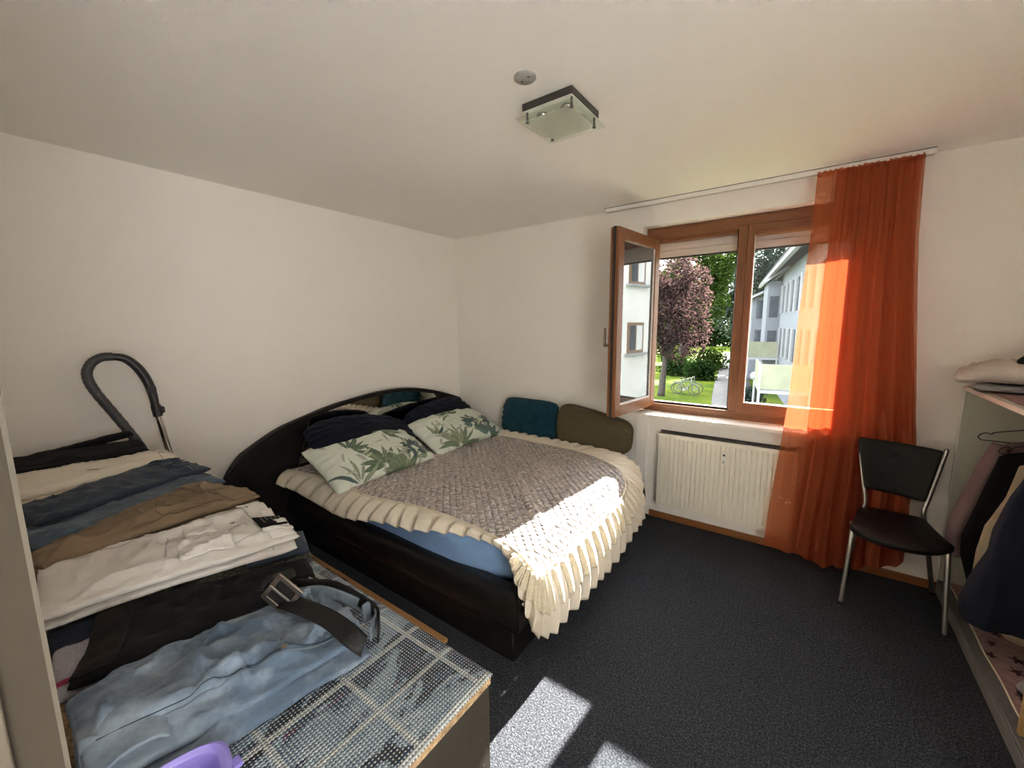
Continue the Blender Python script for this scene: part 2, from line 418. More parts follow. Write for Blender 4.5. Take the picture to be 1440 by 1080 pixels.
# ------------------------------------------------------------------ camera & light
cam = bpy.data.cameras.new('camera'); co = bpy.data.objects.new('camera', cam); COL.objects.link(co)
FP, PITCH, ROLL, YAW = 571.12, .141606, -.0086005, .630496
fw = V((-math.sin(YAW) * math.cos(PITCH), math.cos(YAW) * math.cos(PITCH), -math.sin(PITCH)))
rt = V((math.cos(YAW), math.sin(YAW), 0)); up = rt.cross(fw)
rt2 = rt * math.cos(ROLL) + up * math.sin(ROLL); up2 = -rt * math.sin(ROLL) + up * math.cos(ROLL)
co.matrix_world = Matrix(((rt2.x, up2.x, -fw.x, 0), (rt2.y, up2.y, -fw.y, 0), (rt2.z, up2.z, -fw.z, 1.582), (0, 0, 0, 1)))
cam.sensor_fit = 'HORIZONTAL'; cam.sensor_width = 36; cam.lens = 36 * FP / 1440; cam.clip_start = .02; cam.clip_end = 400
scene.camera = co

SUN, SKY, FILL = 35., 2.9, 23.5
sl = bpy.data.lights.new('sun', 'SUN'); so = bpy.data.objects.new('sun', sl); COL.objects.link(so)
sl.energy = SUN; sl.angle = R(.6); sl.color = (1, .93, .83)
so.rotation_euler = V((-.075, -1, -.482)).to_track_quat('-Z', 'Y').to_euler()
w = bpy.data.worlds.new('world'); scene.world = w; w.use_nodes = True
bg = w.node_tree.nodes['Background']; bg.inputs[0].default_value = (.93, .965, 1., 1); bg.inputs[1].default_value = SKY
hl = bpy.data.lights.new('side_fill', 'AREA'); ho = bpy.data.objects.new('side_fill', hl); COL.objects.link(ho)  # added fill light beyond the right wall; no lamp is seen there
hl.shape = 'RECTANGLE'; hl.size = 1.2; hl.size_y = 1.9; hl.energy = FILL; hl.color = (.97, .985, 1); ho.location = (1.80, -.42, 1.25); ho.rotation_euler = (R(96), 0, R(90))
scene.view_settings.view_transform = 'Standard'; scene.view_settings.look = 'None'; scene.view_settings.gamma = 1; scene.view_settings.exposure = 1.45
cy = scene.cycles; cy.max_bounces = 14; cy.diffuse_bounces = 8; cy.glossy_bounces = 6; cy.transparent_max_bounces = 24; cy.transmission_bounces = 8
cy.use_denoising = True; cy.denoising_prefilter = 'FAST'; cy.sample_clamp_indirect = 6; cy.caustics_reflective = False; cy.caustics_refractive = False

# ------------------------------------------------------------------ room shell
WX, D, H = -3.129, 3.288, 2.5
RX = 1.36; YB = 0.0                      # right wall, wall with the doorway
HX0, HX1, HZ0, HZ1 = -1.115, .285, .872, 2.34   # window opening
DX0, DX1 = -.77, .64                     # doorway
struct(B().box((WX - .2, -1.75, -.12), (RX + .2, D + .02, 0)).build('floor', M['carpet'], smooth=False))
struct(B().box((WX - .2, -1.75, H), (RX + .2, D + .36, H + .15)).build('ceiling', M['ceiling'], smooth=False))
struct(B().box((WX - .2, YB - .1, 0), (WX, D + .36, H)).build('wall_left', M['wall'], smooth=False))
struct(B().box((RX, .22, 0), (RX + .2, D + .36, H)).build('wall_right', M['wall'], smooth=False))
b = B(); y1 = D + .36
b.box((WX - .01, D, -.1), (HX0, y1, H)); b.box((HX1, D, -.1), (RX + .01, y1, H)); b.box((HX0, D, HZ1), (HX1, y1, H)); b.box((HX0, D, -.1), (HX1, y1, HZ0 - .03))
struct(b.build('wall_back', M['wall'], smooth=False))
b = B(); b.box((WX - .01, YB - .1, 0), (DX0, YB, H)); 
struct(b.build('wall_front', M['wall'], smooth=False))
b = B(); b.box((WX - .2, -1.75, 0), (RX + .2, -1.65, H)); b.box((-1.75, -1.65, 0), (-1.65, YB - .1, H)); b.box((RX, -1.65, 0), (RX + .2, -1.05, H)); b.box((RX, -1.05, 2.25), (RX + .2, .22, H)); b.box((RX + .6, -1.65, 0), (RX + .7, .6, H))  # unseen rear walls, with a right-hand opening added for the fill light
struct(b.build('wall_hall', M['wall'], smooth=False))
# door frame around the doorway: lining, casing and stop
dr = thing('door_1', None, None, (DX0, 0, 0)); struct(dr)
B().box((DX0, -.125, 0), (DX0 + .022, .026, H - .002)).box((DX0 - .06, .001, 0), (DX0 + .001, .026, H - .002), bev=.002).build('lining', M['jamb'], dr, bevel=.002)
B().box((DX0 + .0215, .0215, 0), (DX0 + .0232, .0262, H - .002)).build('edge_highlight', plain('frame_edge_highlight', (.13, .11, .08), .7), dr)  # lighter strip standing in for the highlight along the casing edge
B().box((DX0 + .022, -.06, 0), (DX0 + .036, -.016, H - .002)).build('door_stop', M['jamb2'], dr, bevel=.002)
# skirting
struct(B().box((-.98, D - .014, 0), (.74, D, .052)).build('baseboard_back', M['skirt'], bevel=.003, smooth=False))
struct(B().box((WX, .0, 0), (WX + .014, .95, .052)).build('baseboard_left', M['skirt'], bevel=.003, smooth=False))
# plaster band beside the radiator niche
struct(B().box((-1.115, D - .012, .05), (-1.02, D + .001, .845)).build('trim_1', M['wall'], bevel=.003, smooth=False))

# ------------------------------------------------------------------ window
win = thing('window_1', None, None, (-.42, 3.4, .87)); struct(win)
FY0, FY1 = 3.385, 3.455
X0, X1, XM0, XM1, Z0, Z1 = -1.112, .282, -.462, -.388, .875, 2.335
T = .062
fr = B().box((X0, FY0, Z0), (X0 + T, FY1, Z1)).box((X1 - T, FY0, Z0), (X1, FY1, Z1)).box((XM0, FY0 - .004, Z0 + T), (XM1, FY1, Z1 - T)).build('frame', M['wood_v'], win, bevel=.004)
frh = B().box((X0, FY0 - .002, Z1 - T - .02), (X1, FY1, Z1)).box((X0, FY0 - .004, Z0), (X1, FY1, Z0 + T)).box((X0 + .04, FY0 + .03, Z1 - T - .05), (XM0 + .01, FY1 - .01, Z1 - T), bev=.004).build('frame_rail', M['wood_h'], win, bevel=.004)
B().box((X0 + T - .003, FY0 + .035, Z0 + T), (XM0 + .003, FY1 + .004, Z0 + T + .016)).box((X0 + T, FY0 + .03, Z0 + T), (X0 + T + .01, FY1, Z1 - T)).box((XM0 - .01, FY0 + .03, Z0 + T), (XM0, FY1, Z1 - T)).build('gasket', M['dark'], win)
# closed right sash
CS = .068; cy0 = FY0 - .012
sx0, sx1, sz0, sz1 = XM1 - .018, X1 - T + .018, Z0 + T - .016, Z1 - T - .004
cs = B().box((sx0, cy0, sz0), (sx0 + .046, FY1 - .012, sz1)).box((sx1 - CS, cy0, sz0), (sx1, FY1 - .012, sz1)).build('closed_sash', M['wood_v'], win, bevel=.006)
B().box((sx0 + .03, cy0 + .001, sz0), (sx1 - .03, FY1 - .013, sz0 + .085)).box((sx0 + .03, cy0 + .001, sz1 - .075), (sx1 - .03, FY1 - .013, sz1)).build('sash_rail', M['wood_h'], cs, bevel=.006)
B().box((sx0 + .036, FY0 + .028, sz0 + .08), (sx1 - .06, FY0 + .034, sz1 - .07)).build('pane', M['glass_bluish'], cs, smooth=False)
B().box((sx0 + .044, cy0 + .008, sz0 + .083), (sx1 - .06, cy0 + .02, sz0 + .09)).box((sx0 + .044, cy0 + .008, sz0 + .083), (sx0 + .05, cy0 + .02, sz1 - .075)).build('glazing_bead', M['white'], cs)
B().cyl((sx1 - .034, cy0, 1.55), (sx1 - .034, cy0 - .03, 1.55), .012).box((sx1 - .043, cy0 - .036, 1.43), (sx1 - .025, cy0 - .022, 1.56), bev=.004).build('handle', M['buckle'], cs)
# open left sash, hinged at its left edge, swung into the room
hinge = Matrix.Translation((X0 + T - .02, FY0 + .0, 0)) @ Matrix.Rotation(R(-97.2), 4, 'Z')
L, TH = .655, .068; oz0, oz1 = Z0 + T - .012, Z1 - T - .03
os_ = B().box((0, -.0, oz0), (.078, TH, oz1)).box((L - .078, 0, oz0), (L, TH, oz1)).xf(hinge).build('open_sash', M['wood_v'], win, bevel=.006)
B().box((.076, .001, oz0), (L - .076, TH - .001, oz0 + .08)).box((.076, .001, oz1 - .08), (L - .076, TH - .001, oz1)).xf(hinge).build('sash_rail', M['wood_h'], os_, bevel=.006)
B().box((.07, .026, oz0 + .07), (L - .07, .030, oz1 - .07)).xf(hinge).build('pane', M['glass'], os_, smooth=False)
B().box((.07, .044, oz0 + .07), (L - .07, .048, oz1 - .07)).xf(hinge).build('pane', M['glass'], os_, smooth=False)
B().box((.0, .024, oz0 - .002), (L + .0025, .040, oz1 + .002)).box((L - .02, .022, oz0 - .003), (L + .003, .043, oz1 + .003)).xf(hinge).build('gasket', M['dark'], os_)
b = B().box((.076, TH - .018, oz0 + .078), (L - .076, TH - .008, oz0 + .088)).box((L - .088, TH - .018, oz0 + .078), (L - .078, TH - .008, oz1 - .078)).box((.076, TH - .018, oz0 + .078), (.086, TH - .008, oz1 - .078)).xf(hinge)
b.build('glazing_bead', M['white'], os_)
b = B().cyl((L - .036, 0, 1.44), (L - .036, -.045, 1.44), .011).box((L - .048, -.006, 1.39), (L - .024, 0, 1.49), bev=.003).box((L - .046, -.056, 1.425), (L - .026, -.04, 1.565), bev=.005).xf(hinge)
b.build('handle', M['buckle'], os_)
B().cyl((.0, -.006, oz0 + .05), (.0, -.006, oz0 + .14), .009).cyl((.0, -.006, oz1 - .16), (.0, -.006, oz1 - .07), .009).xf(hinge).build('hinge', M['steel'], os_)
# roller shutter, let down a little outside the panes
b = B()
for k in range(3): b.box((X0 - .0, 3.492, 2.118 + k * .058), (X1 + .0, 3.506, 2.118 + k * .058 + .055), bev=.004)
b.box((X0, 3.492, 2.288), (X1, 3.506, 2.38)); b.box((X0, 3.507, 2.12), (X1, 3.511, 2.38)); b.build('roller_shutter', M['shutter'], win)
B().box((X0 - .01, 3.488, 2.108), (X1 + .01, 3.512, 2.119), bev=.002).build('shutter_bar', M['dark'], win)
# window sill board
struct(B().box((-1.163, 3.205, .846), (.275, FY0 + .002, .873), bev=.004).build('window_sill', M['stone']))
B().box((-1.14, FY1 - .0, .84), (.31, D + .42, .866)).build('outer_sill', M['greylam'], win)

# ------------------------------------------------------------------ ceiling lamp, cover disc, curtain rail
cl = thing('ceiling_lamp', 'square glass ceiling lamp with four small bulbs and chrome base', 'ceiling lamp', (-.928, 1.645, H))
lx, ly = -.928, 1.645
B().box((lx - .118, ly - .124, H - .030), (lx + .116, ly + .124, H), bev=.002).build('base_plate', plain('lamp_base_side', (.075, .07, .062), .35, .6), cl)
B().box((lx - .116, ly - .122, H - .0312), (lx + .114, ly + .122, H - .0298)).build('reflector_plate', plain('lamp_reflector', (.86, .86, .80), .3, .0, var=.0), cl, smooth=False)
B().box((lx - .138, ly - .146, H - .063), (lx + .138, ly + .146, H - .058)).build('glass_plate', M['lampglass'], cl, bevel=.001, smooth=False)
B().box((lx - .105, ly - .112, H - .0655), (lx + .105, ly + .112, H - .0632)).build('frosted_square', M['frost'], cl, smooth=False)
for sx in (-1, 1):
    for sy in (-1, 1):
        px_, py_ = lx + sx * .104, ly + sy * .104
        B().cyl((px_, py_, H - .068), (px_, py_, H - .028), .0045, n=10).cyl((px_, py_, H - .071), (px_, py_, H - .0656), .008, n=12).build('standoff', M['grille'], cl)
        bx, by = lx + sx * .058, ly + sy * .058
        bl = B().lathe([(.012, -.030), (.022, -.031), (.027, -.040), (.025, -.047), (.010, -.050), (0, -.0505)], (bx, by, H), 18).build('bulb', M['bulb'], cl)
        B().cyl((bx, by, H - .036), (bx, by, H - .0300), .014, n=14).build('socket', M['steel'], bl)
dc = thing('ceiling_cover', 'round grey junction cover with two screws on the ceiling', 'ceiling cover', (-.929, 1.373, H))
B().lathe([(.041, 0), (.041, -.006), (.037, -.009), (0, -.0095)], (-.929, 1.373, H), 28).build('disc', plain('cover_grey', (.33, .325, .30), .6), dc)
for sx in (-.018, .018): B().lathe([(.005, -.008), (.005, -.0105), (0, -.0108)], (-.929 + sx, 1.373 - sx * .35, H), 10).build('screw', M['grille'], dc)
cr = thing('curtain_rail', 'white ceiling-mounted curtain rail above the window', 'curtain rail', (-.46, 3.2, H - .03))
B().box((-1.39, 3.178, H - .03), (.462, 3.226, H - .003), bev=.002).build('track', M['white'], cr)
B().box((-1.39, 3.19, H - .0305), (.46, 3.196, H - .0285)).box((-1.39, 3.208, H - .0305), (.46, 3.214, H - .0285)).build('groove', M['grille'], cr)
B().box((-1.395, 3.176, H - .0025), (.468, 3.23, H)).build('mounting_strip', M['grille'], cr)
B().box((.46, 3.176, H - .032), (.472, 3.228, H - .002), bev=.003).build('end_cap', M['white'], cr)

# ------------------------------------------------------------------ curtain
def cur_l(z): return interp([(.06, -.150), (.3, -.140), (.71, -.107), (1.10, -.084), (1.69, -.064), (2.12, -.043), (2.47, -.035)], z)
def cur_r(z): return interp([(.1, .560), (.9, .548), (1.04, .530), (1.4, .492), (1.71, .463), (2.05, .438), (2.47, .424)], z)
def curtain_pt(layer):
    def f(u, v):
        bot = interp([(0, .068), (.2, .06), (.48, .02), (.75, .045), (.9, .10), (1, .145)], u) + (.008 * math.sin(u * 26) if layer == 0 else .025)
        z = lerp(2.468, bot, v)
        uu = u if layer == 0 else lerp(.20, .985, u)
        s = uu + .010 * nz(uu * 7, z * 1.3, layer * 5)
        x = lerp(cur_l(z), cur_r(z), s)
        g = sst(.12, .30, uu)
        top = sst(.28, 0, v)
        ph = uu * 2 * PI * (8.0 - 2.5 * layer) + 2.0 * nz(uu * 3, z * .5, 3 + layer) + layer * 1.7 + .5 * v
        amp = (.003 + (.017 - .007 * layer) * g) * (.65 + .5 * v) * (1 - .5 * top)
        y = 3.160 + amp * (math.sin(ph) + .12 * math.sin(2.3 * ph + 1)) + top * .004 * math.sin(uu * 2 * PI * 21) * g
        y += layer * .030
        y += .060 * sst(.52, .72, uu) * sst(1.35, .85, z) * (1 - .35 * layer)
        y -= .012 * sst(.8, .2, z) * (1 - g)
        x += .006 * top * math.sin(uu * 2 * PI * 21) * g
        return (x, min(y, 3.268), z)
    return f
cu = thing('curtain', 'sheer orange curtain hanging at the right of the window', 'curtain', (.2, 3.2, .04))
b = B(); b.grid(curtain_pt(0), 260, 90); b.build('front_layer', M['sheer'], cu, ang=180, fix=False)
b = B(); b.grid(curtain_pt(1), 200, 90); b.build('rear_layer', M['sheer2'], cu, ang=180, fix=False)
def head(u, v):
    p = curtain_pt(0)(u, .0); return (p[0], p[1] - .003 - .004 * math.sin(v * PI), lerp(2.472, 2.440, v) + .004 * math.sin(u * 110))
b = B(); b.grid(head, 220, 5); b.build('heading_tape', M['sheer'], cu, ang=180, fix=False)
def hem(u, v):
    p = V(curtain_pt(0)(u, 1.)); q = V(curtain_pt(0)(u, .965)); r = p.lerp(q, v); return (r.x, r.y - .003, r.z)
b = B(); b.grid(hem, 240, 3); b.build('hem', M['sheer'], cu, ang=180, fix=False)

# ------------------------------------------------------------------ radiator
ra = thing('radiator', 'cream panel radiator with vertical ribs under the window', 'radiator', (-.45, 3.24, .14))
rx0, rx1, rz0, rz1, ry = -.908, .0, .138, .738, 3.216
NR = 27; pit = (rx1 - rx0 - .03) / NR
prof = [(rx0, 0)]
for k in range(NR):
    a = rx0 + .015 + k * pit
    prof += [(a + .004, 0), (a + .008, .011), (a + .012, .011), (a + .016, 0)]
prof += [(rx1, 0)]
rows = [(rz0, 0), (rz0 + .028, 0), (rz0 + .034, 1), (rz1 - .040, 1), (rz1 - .034, 0), (rz1, 0)]
b = B(); vs = [[b.bm.verts.new((x, ry + d * k, z)) for (z, k) in rows] for (x, d) in prof]
for i in range(len(prof) - 1):
    for j in range(len(rows) - 1): b.bm.faces.new((vs[i][j], vs[i + 1][j], vs[i + 1][j + 1], vs[i][j + 1]))
b.build('front_panel', M['rad'], ra, ang=25)
B().box((rx0 - .003, ry + .002, rz0 + .01), (rx0 + .002, ry + .06, rz1 + .001), bev=.0015).build('side_panel', M['rad'], ra)
B().box((rx1 - .002, ry + .002, rz0 + .01), (rx1 + .003, ry + .06, rz1 + .001), bev=.0015).build('side_panel', M['rad'], ra)
B().box((rx0 + .01, ry + .05, rz0), (rx1 - .01, ry + .06, rz1 - .01)).build('back_panel', M['rad'], ra)
b = B()
for k in range(60): b.box((rx0 + .012 + k * .0149, ry + .006, rz1 - .010), (rx0 + .012 + k * .0149 + .008, ry + .063, rz1 + .004))
b.box((rx0, ry + .0, rz1 - .004), (rx1, ry + .006, rz1 + .002)).box((rx0, ry + .060, rz1 - .004), (rx1, ry + .066, rz1 + .010)); b.box((rx0 + .005, ry + .01, rz1 - .03), (rx1 - .005, ry + .05, rz1 - .022))
b.build('top_grille', M['grille'], ra)
mt = B().box((-.452, ry - .022, .565), (-.420, ry, .668), bev=.005).build('heat_meter', M['white'], ra)
B().lathe([(.0085, 0), (.0085, -.003), (0, -.0035)], (-.436, ry - .022, .642), 14, 'y').build('dial', M['dark'], mt)
b = B()
for k in range(3): b.box((-.446, ry - .0228, .596 - k * .008), (-.428, ry - .0218, .599 - k * .008))
b.build('print', M['grille'], mt)
for bx_ in (-.7, -.26): B().box((bx_, ry + .058, .3), (bx_ + .04, D - .002, .6)).build('bracket', M['rad'], ra)

# ------------------------------------------------------------------ bed
bed = thing('bed', 'black leatherette double bed with arched headboard and inset mirror', 'bed', (-2.0, 2.2, 0))
BY0, BY1, BX1 = 1.385, 3.10, -1.004
arch = [(.945, .02), (.946, .25), (.947, .48), (.965, .601), (1.046, .711), (1.115, .757), (1.235, .821), (1.361, .872), (1.588, .929), (1.80, .972), (2.185, 1.013), (2.486, 1.006), (2.818, .941), (3.162, .828), (3.226, .788), (3.236, .745), (3.215, .69), (3.14, .64), (3.10, .30), (3.10, .02)]
ap = [(p.x, p.y) for p in smooth([(a, c, 0) for a, c in arch], 5)]
B().prism(ap, lambda y, z: (WX + .015, y, z), lambda y, z: (WX + .068, y, z)).build('headboard', M['leather'], bed, bevel=.012, ang=50)
rim = [(a, c) for a, c in ap if c > .5 and not (a > 3.1 and c < .7)]
B().tube([(WX + .07, a, c - .006) for a, c in rim], .014, 10).build('piping', M['leather'], bed)
# mirror inlay following the arch
def arch_z(y):
    best = [z for (a, z), (a2, z2) in zip(ap, ap[1:]) if 0]
    for (a, z), (a2, z2) in zip(ap, ap[1:]):
        if a <= y <= a2 and z > .6: return lerp(z, z2, (y - a) / (a2 - a))
    return .8
mp = [(1.44, .56)] + [(y, arch_z(y) - .030) for y in np.linspace(1.555, 2.84, 26)] + [(2.93, .77), (2.93, .56)]
B().prism(mp, lambda y, z: (WX + .066, y, z), lambda y, z: (WX + .074, y, z)).build('mirror', M['mirror'], bed, smooth=False)
for q0, q1 in (((WX + .075, 1.436, .54), (WX + .075, 1.552, arch_z(1.552) - .03)), ((WX + .075, 2.935, .775), (WX + .075, 2.842, arch_z(2.842) - .03))):
    B().tube([q0, q1], .004, 6).build('mirror_trim', M['chrome'], bed)
# plinth and padded rail
b = B().box((WX + .07, BY0 + .0, 0), (BX1 - .014, BY1, .165)); b.build('plinth', M['leather'], bed, bevel=.006)
railp = [(.02, .17), (-.025, .18), (-.052, .225), (-.056, .27), (-.045, .32), (-.015, .352), (.03, .36), (.09, .335), (.10, .2)]
def rail_side(pts, name):
    # pts: list of (corner, outward dir); mitred sweep of the padded profile
    b = B(); rings = []
    for (c, o) in pts: rings.append([b.bm.verts.new((c[0] - o[0] * d, c[1] - o[1] * d, z)) for d, z in [(p.x, p.y) for p in smooth([(d, z, 0) for d, z in railp], 3, True)]])
    n = len(rings[0])
    for A, C in zip(rings, rings[1:]):
        for k in range(n): b.bm.faces.new((A[k], A[(k + 1) % n], C[(k + 1) % n], C[k]))
    b.bm.faces.new(rings[0]); b.bm.faces.new(list(reversed(rings[-1])))
    return b.build(name, M['leather'], bed, ang=50)
def seg(c0, o0, c1, o1, n=8): return [((lerp(c0[0], c1[0], k / n), lerp(c0[1], c1[1], k / n)), (lerp(o0[0], o1[0], k / n), lerp(o0[1], o1[1], k / n))) for k in range(n + 1)]
rail_side(seg((WX + .07, BY0), (0, -1), (BX1 - .002, BY0), (1, -1)), 'side_rail')
rail_side(seg((BX1, BY0 + .002), (1, -1), (BX1, BY1 - .05), (1, .3), 8) + [((BX1 - .05, BY1), (.8, .8)), ((BX1 - .14, BY1 + .005), (0, 1))], 'foot_rail')
rail_side(seg((BX1 - .14, BY1 + .005), (0, 1), (WX + .07, BY1 + .005), (0, 1)), 'far_rail')
b = B()
for dx, dz in ((0, 0), (.012, .014), (-.012, .012)): b.sphere((BX1 + .046 + .004 * (dz > 0), BY0 + .006 + dx, .325 + dz), .009, 6)
b.build('corner_stud', M['chrome'], bed)
# mattress
mx = B(); 
def matt(lo, hi, r, z0, z1):
    def f(u, v):
        a = u * 2 * PI; n = 5.5
        cx, cy_ = math.cos(a), math.sin(a)
        sx = math.copysign(abs(cx) ** (2 / n), cx); sy = math.copysign(abs(cy_) ** (2 / n), cy_)
        k = interp([(0, (.0, 0)), (.3, (.96, 0)), (.4, (1, .15)), (.55, (1.0, .75)), (.64, (.985, .93)), (.70, (.955, 1.0)), (1, (0, 1.0))], v)
        c = ((lo[0] + hi[0]) / 2, (lo[1] + hi[1]) / 2); h = ((hi[0] - lo[0]) / 2, (hi[1] - lo[1]) / 2)
        x, y = c[0] + h[0] * sx * k[0], c[1] + h[1] * sy * k[0]
        w_ = .006 * nz(x * 5, y * 5, k[1] * 2) * (1 if k[1] > .05 else 0)
        if y < 1.5: y -= .012 * nz(x * 6, 0, k[1] * 3); 
        return (x, y, lerp(z0, z1, k[1]) + w_)
    return f
mx.grid(matt((WX + .09, 1.418), (-.985, 3.085), .05, .30, .528), 220, 30, wu=True)
tag(mx.build('mattress', M['sheet'], ang=180), 'mattress in a plain blue fitted sheet on the black bed', 'mattress')

# ------------------------------------------------------------------ bedspread
bs = thing('bedspread', 'quilted cream and mauve bedspread with frilled edges over the blue mattress', 'bedspread', (-1.9, 2.2, .53))
seam = [(-3.035, 1.345, .545), (-2.72, 1.40, .545), (-2.42, 1.425, .545), (-2.16, 1.405, .542), (-1.95, 1.44, .545), (-1.79, 1.475, .545), (-1.51, 1.495, .545), (-1.28, 1.48, .545), (-1.12, 1.455, .545), (-1.0, 1.425, .535),
        (-.935, 1.405, .512), (-.902, 1.425, .480), (-.895, 1.50, .470), (-.895, 1.75, .472), (-.895, 2.0, .472), (-.893, 2.25, .474), (-.900, 2.43, .480), (-.945, 2.60, .51), (-1.07, 2.75, .542), (-1.25, 2.86, .547), (-1.42, 2.93, .547), (-1.62, 2.965, .547), (-1.86, 2.975, .547), (-2.15, 2.985, .547), (-2.42, 2.98, .547)]
hemp = [(-3.0, 1.24, .475), (-2.78, 1.285, .445), (-2.45, 1.285, .43), (-2.17, 1.285, .432), (-1.98, 1.325, .455), (-1.74, 1.355, .475), (-1.53, 1.40, .50), (-1.30, 1.44, .515), (-1.13, 1.435, .52), (-1.01, 1.395, .47),
        (-.955, 1.375, .36), (-.925, 1.42, .175), (-.875, 1.50, .155), (-.855, 1.75, .165), (-.855, 2.0, .165), (-.855, 2.25, .170), (-.860, 2.55, .19), (-.865, 2.74, .24), (-.915, 2.885, .42), (-1.02, 2.985, .53), (-1.22, 3.06, .556), (-1.52, 3.10, .558), (-1.80, 3.10, .558), (-2.12, 3.11, .558), (-2.42, 3.11, .558)]
SS = smooth(seam, 8); HH = smooth(hemp, 8)
def at_curve(C, t):
    f = t * (len(C) - 1); i = min(int(f), len(C) - 2); return C[i].lerp(C[i + 1], f - i)
# panel: near seam -> far seam at equal x, with drop at the foot
far = [(-3.035, 2.98), (-2.42, 2.98), (-1.86, 2.975), (-1.62, 2.965), (-1.42, 2.93), (-1.25, 2.86), (-1.07, 2.75), (-.945, 2.60), (-.90, 2.43), (-.885, 2.40)] if False else [(-3.035, 2.98), (-2.42, 2.98), (-1.86, 2.975), (-1.62, 2.965), (-1.42, 2.93), (-1.25, 2.86), (-1.07, 2.75), (-.945, 2.60), (-.90, 2.43), (-.885, 2.40)]
near2 = [(-3.035, 1.345), (-2.72, 1.40), (-2.42, 1.425), (-2.16, 1.405), (-1.95, 1.44), (-1.79, 1.475), (-1.51, 1.495), (-1.28, 1.48), (-1.12, 1.455), (-1.0, 1.425), (-.935, 1.405), (-.895, 1.43)]
ra_, rb_ = V((-1.95, 2.45)), V((-1.02, 1.68))
def panel(u, v):
    x = lerp(-3.035, -.893, u ** .9 if u > 0 else 0)
    y = lerp(interp(near2, x), interp(far, x), v)
    z = .547
    e = sst(-1.03, -.87, x); z -= .085 * e * e + .01 * e
    # soft waviness, a long diagonal fold and a couple of creases
    z += .006 * nz(x * 3, y * 3, 1) + .003 * nz(x * 11, y * 11, 2)
    p = V((x, y)); d = (rb_ - ra_); L_ = d.length; d /= L_
    s = (p - ra_).dot(d); q = (p - ra_).dot(V((-d.y, d.x)))
    z += .030 * math.exp(-(q / .035) ** 2) * sst(-.1, .25, s) * sst(L_ + .15, L_ - .3, s)
    z += .010 * math.exp(-((q - .22) / .05) ** 2) * sst(.0, .3, s) * sst(L_, L_ - .3, s)
    return (x, y, z)
b = B(); b.grid(panel, 220, 160); b.build('quilted_panel', M['quilt'], bs, ang=180)
def ruffle(t0, t1, n, ng, reach, amp, seed, puff=.02, lift=0.):
    def f(u, v):
        t = lerp(t0, t1, u); a = at_curve(SS, t); h = at_curve(HH, t)
        a2 = at_curve(SS, min(1, t + .004)); tan = (a2 - at_curve(SS, max(0, t - .004))); tan = tan.normalized() if tan.length > 0 else V((1, 0, 0))
        dr_ = (h - a); nrm = tan.cross(dr_).normalized() if dr_.length > 1e-5 else V((0, 0, 1))
        if nrm.z < -.2 or (abs(nrm.z) <= .2 and nrm.dot(V((1, -.3, 0))) < 0): nrm = -nrm
        w = v * reach * (1 + .14 * nz(u * ng * .22, seed + 5) * v)
        ph = u * ng * 2 * PI + 1.8 * nz(u * ng * .35, seed)
        A = amp * (.25 + .9 * w ** .8) * (.7 + .6 * abs(nz(u * ng * .6, seed + 3)))
        p = a + dr_ * w + nrm * (A * (math.sin(ph) + .3 * math.sin(2 * ph + .7)) + puff * math.sin(w * PI) + .006 + lift) + tan * A * .35 * math.cos(ph)
        p += dr_ * w * .06 * nz(u * ng * .5, seed + 8)
        return p
    return f
b = B(); b.grid(ruffle(0, .382, 0, 19, 1, .013, 1), 420, 14); b.build('side_frill', M['cream'], bs, ang=180, solid=.0015, solid_off=0)
b = B(); b.grid(ruffle(.375, .735, 0, 21, 1, .020, 5, .03), 520, 22); b.build('foot_frill', M['cream'], bs, ang=180, solid=.0015, solid_off=0)
b = B(); b.grid(ruffle(.725, 1, 0, 17, 1, .012, 9, .02), 320, 14); b.build('far_frill', M['cream'], bs, ang=180, solid=.0015, solid_off=0)
b = B(); b.grid(ruffle(.37, .72, 0, 24, .52, .018, 15, .03, .010), 520, 12); part(b.build('lace_tier', M['lace'], bs, ang=180, solid=.0015, solid_off=0), 'shorter tier of cream lace')
b = B(); b.tube([p + V((0, 0, .004)) for p in SS], .0075, 8, flat=.8); b.build('seam_braid', M['cream'], bs, ang=180)

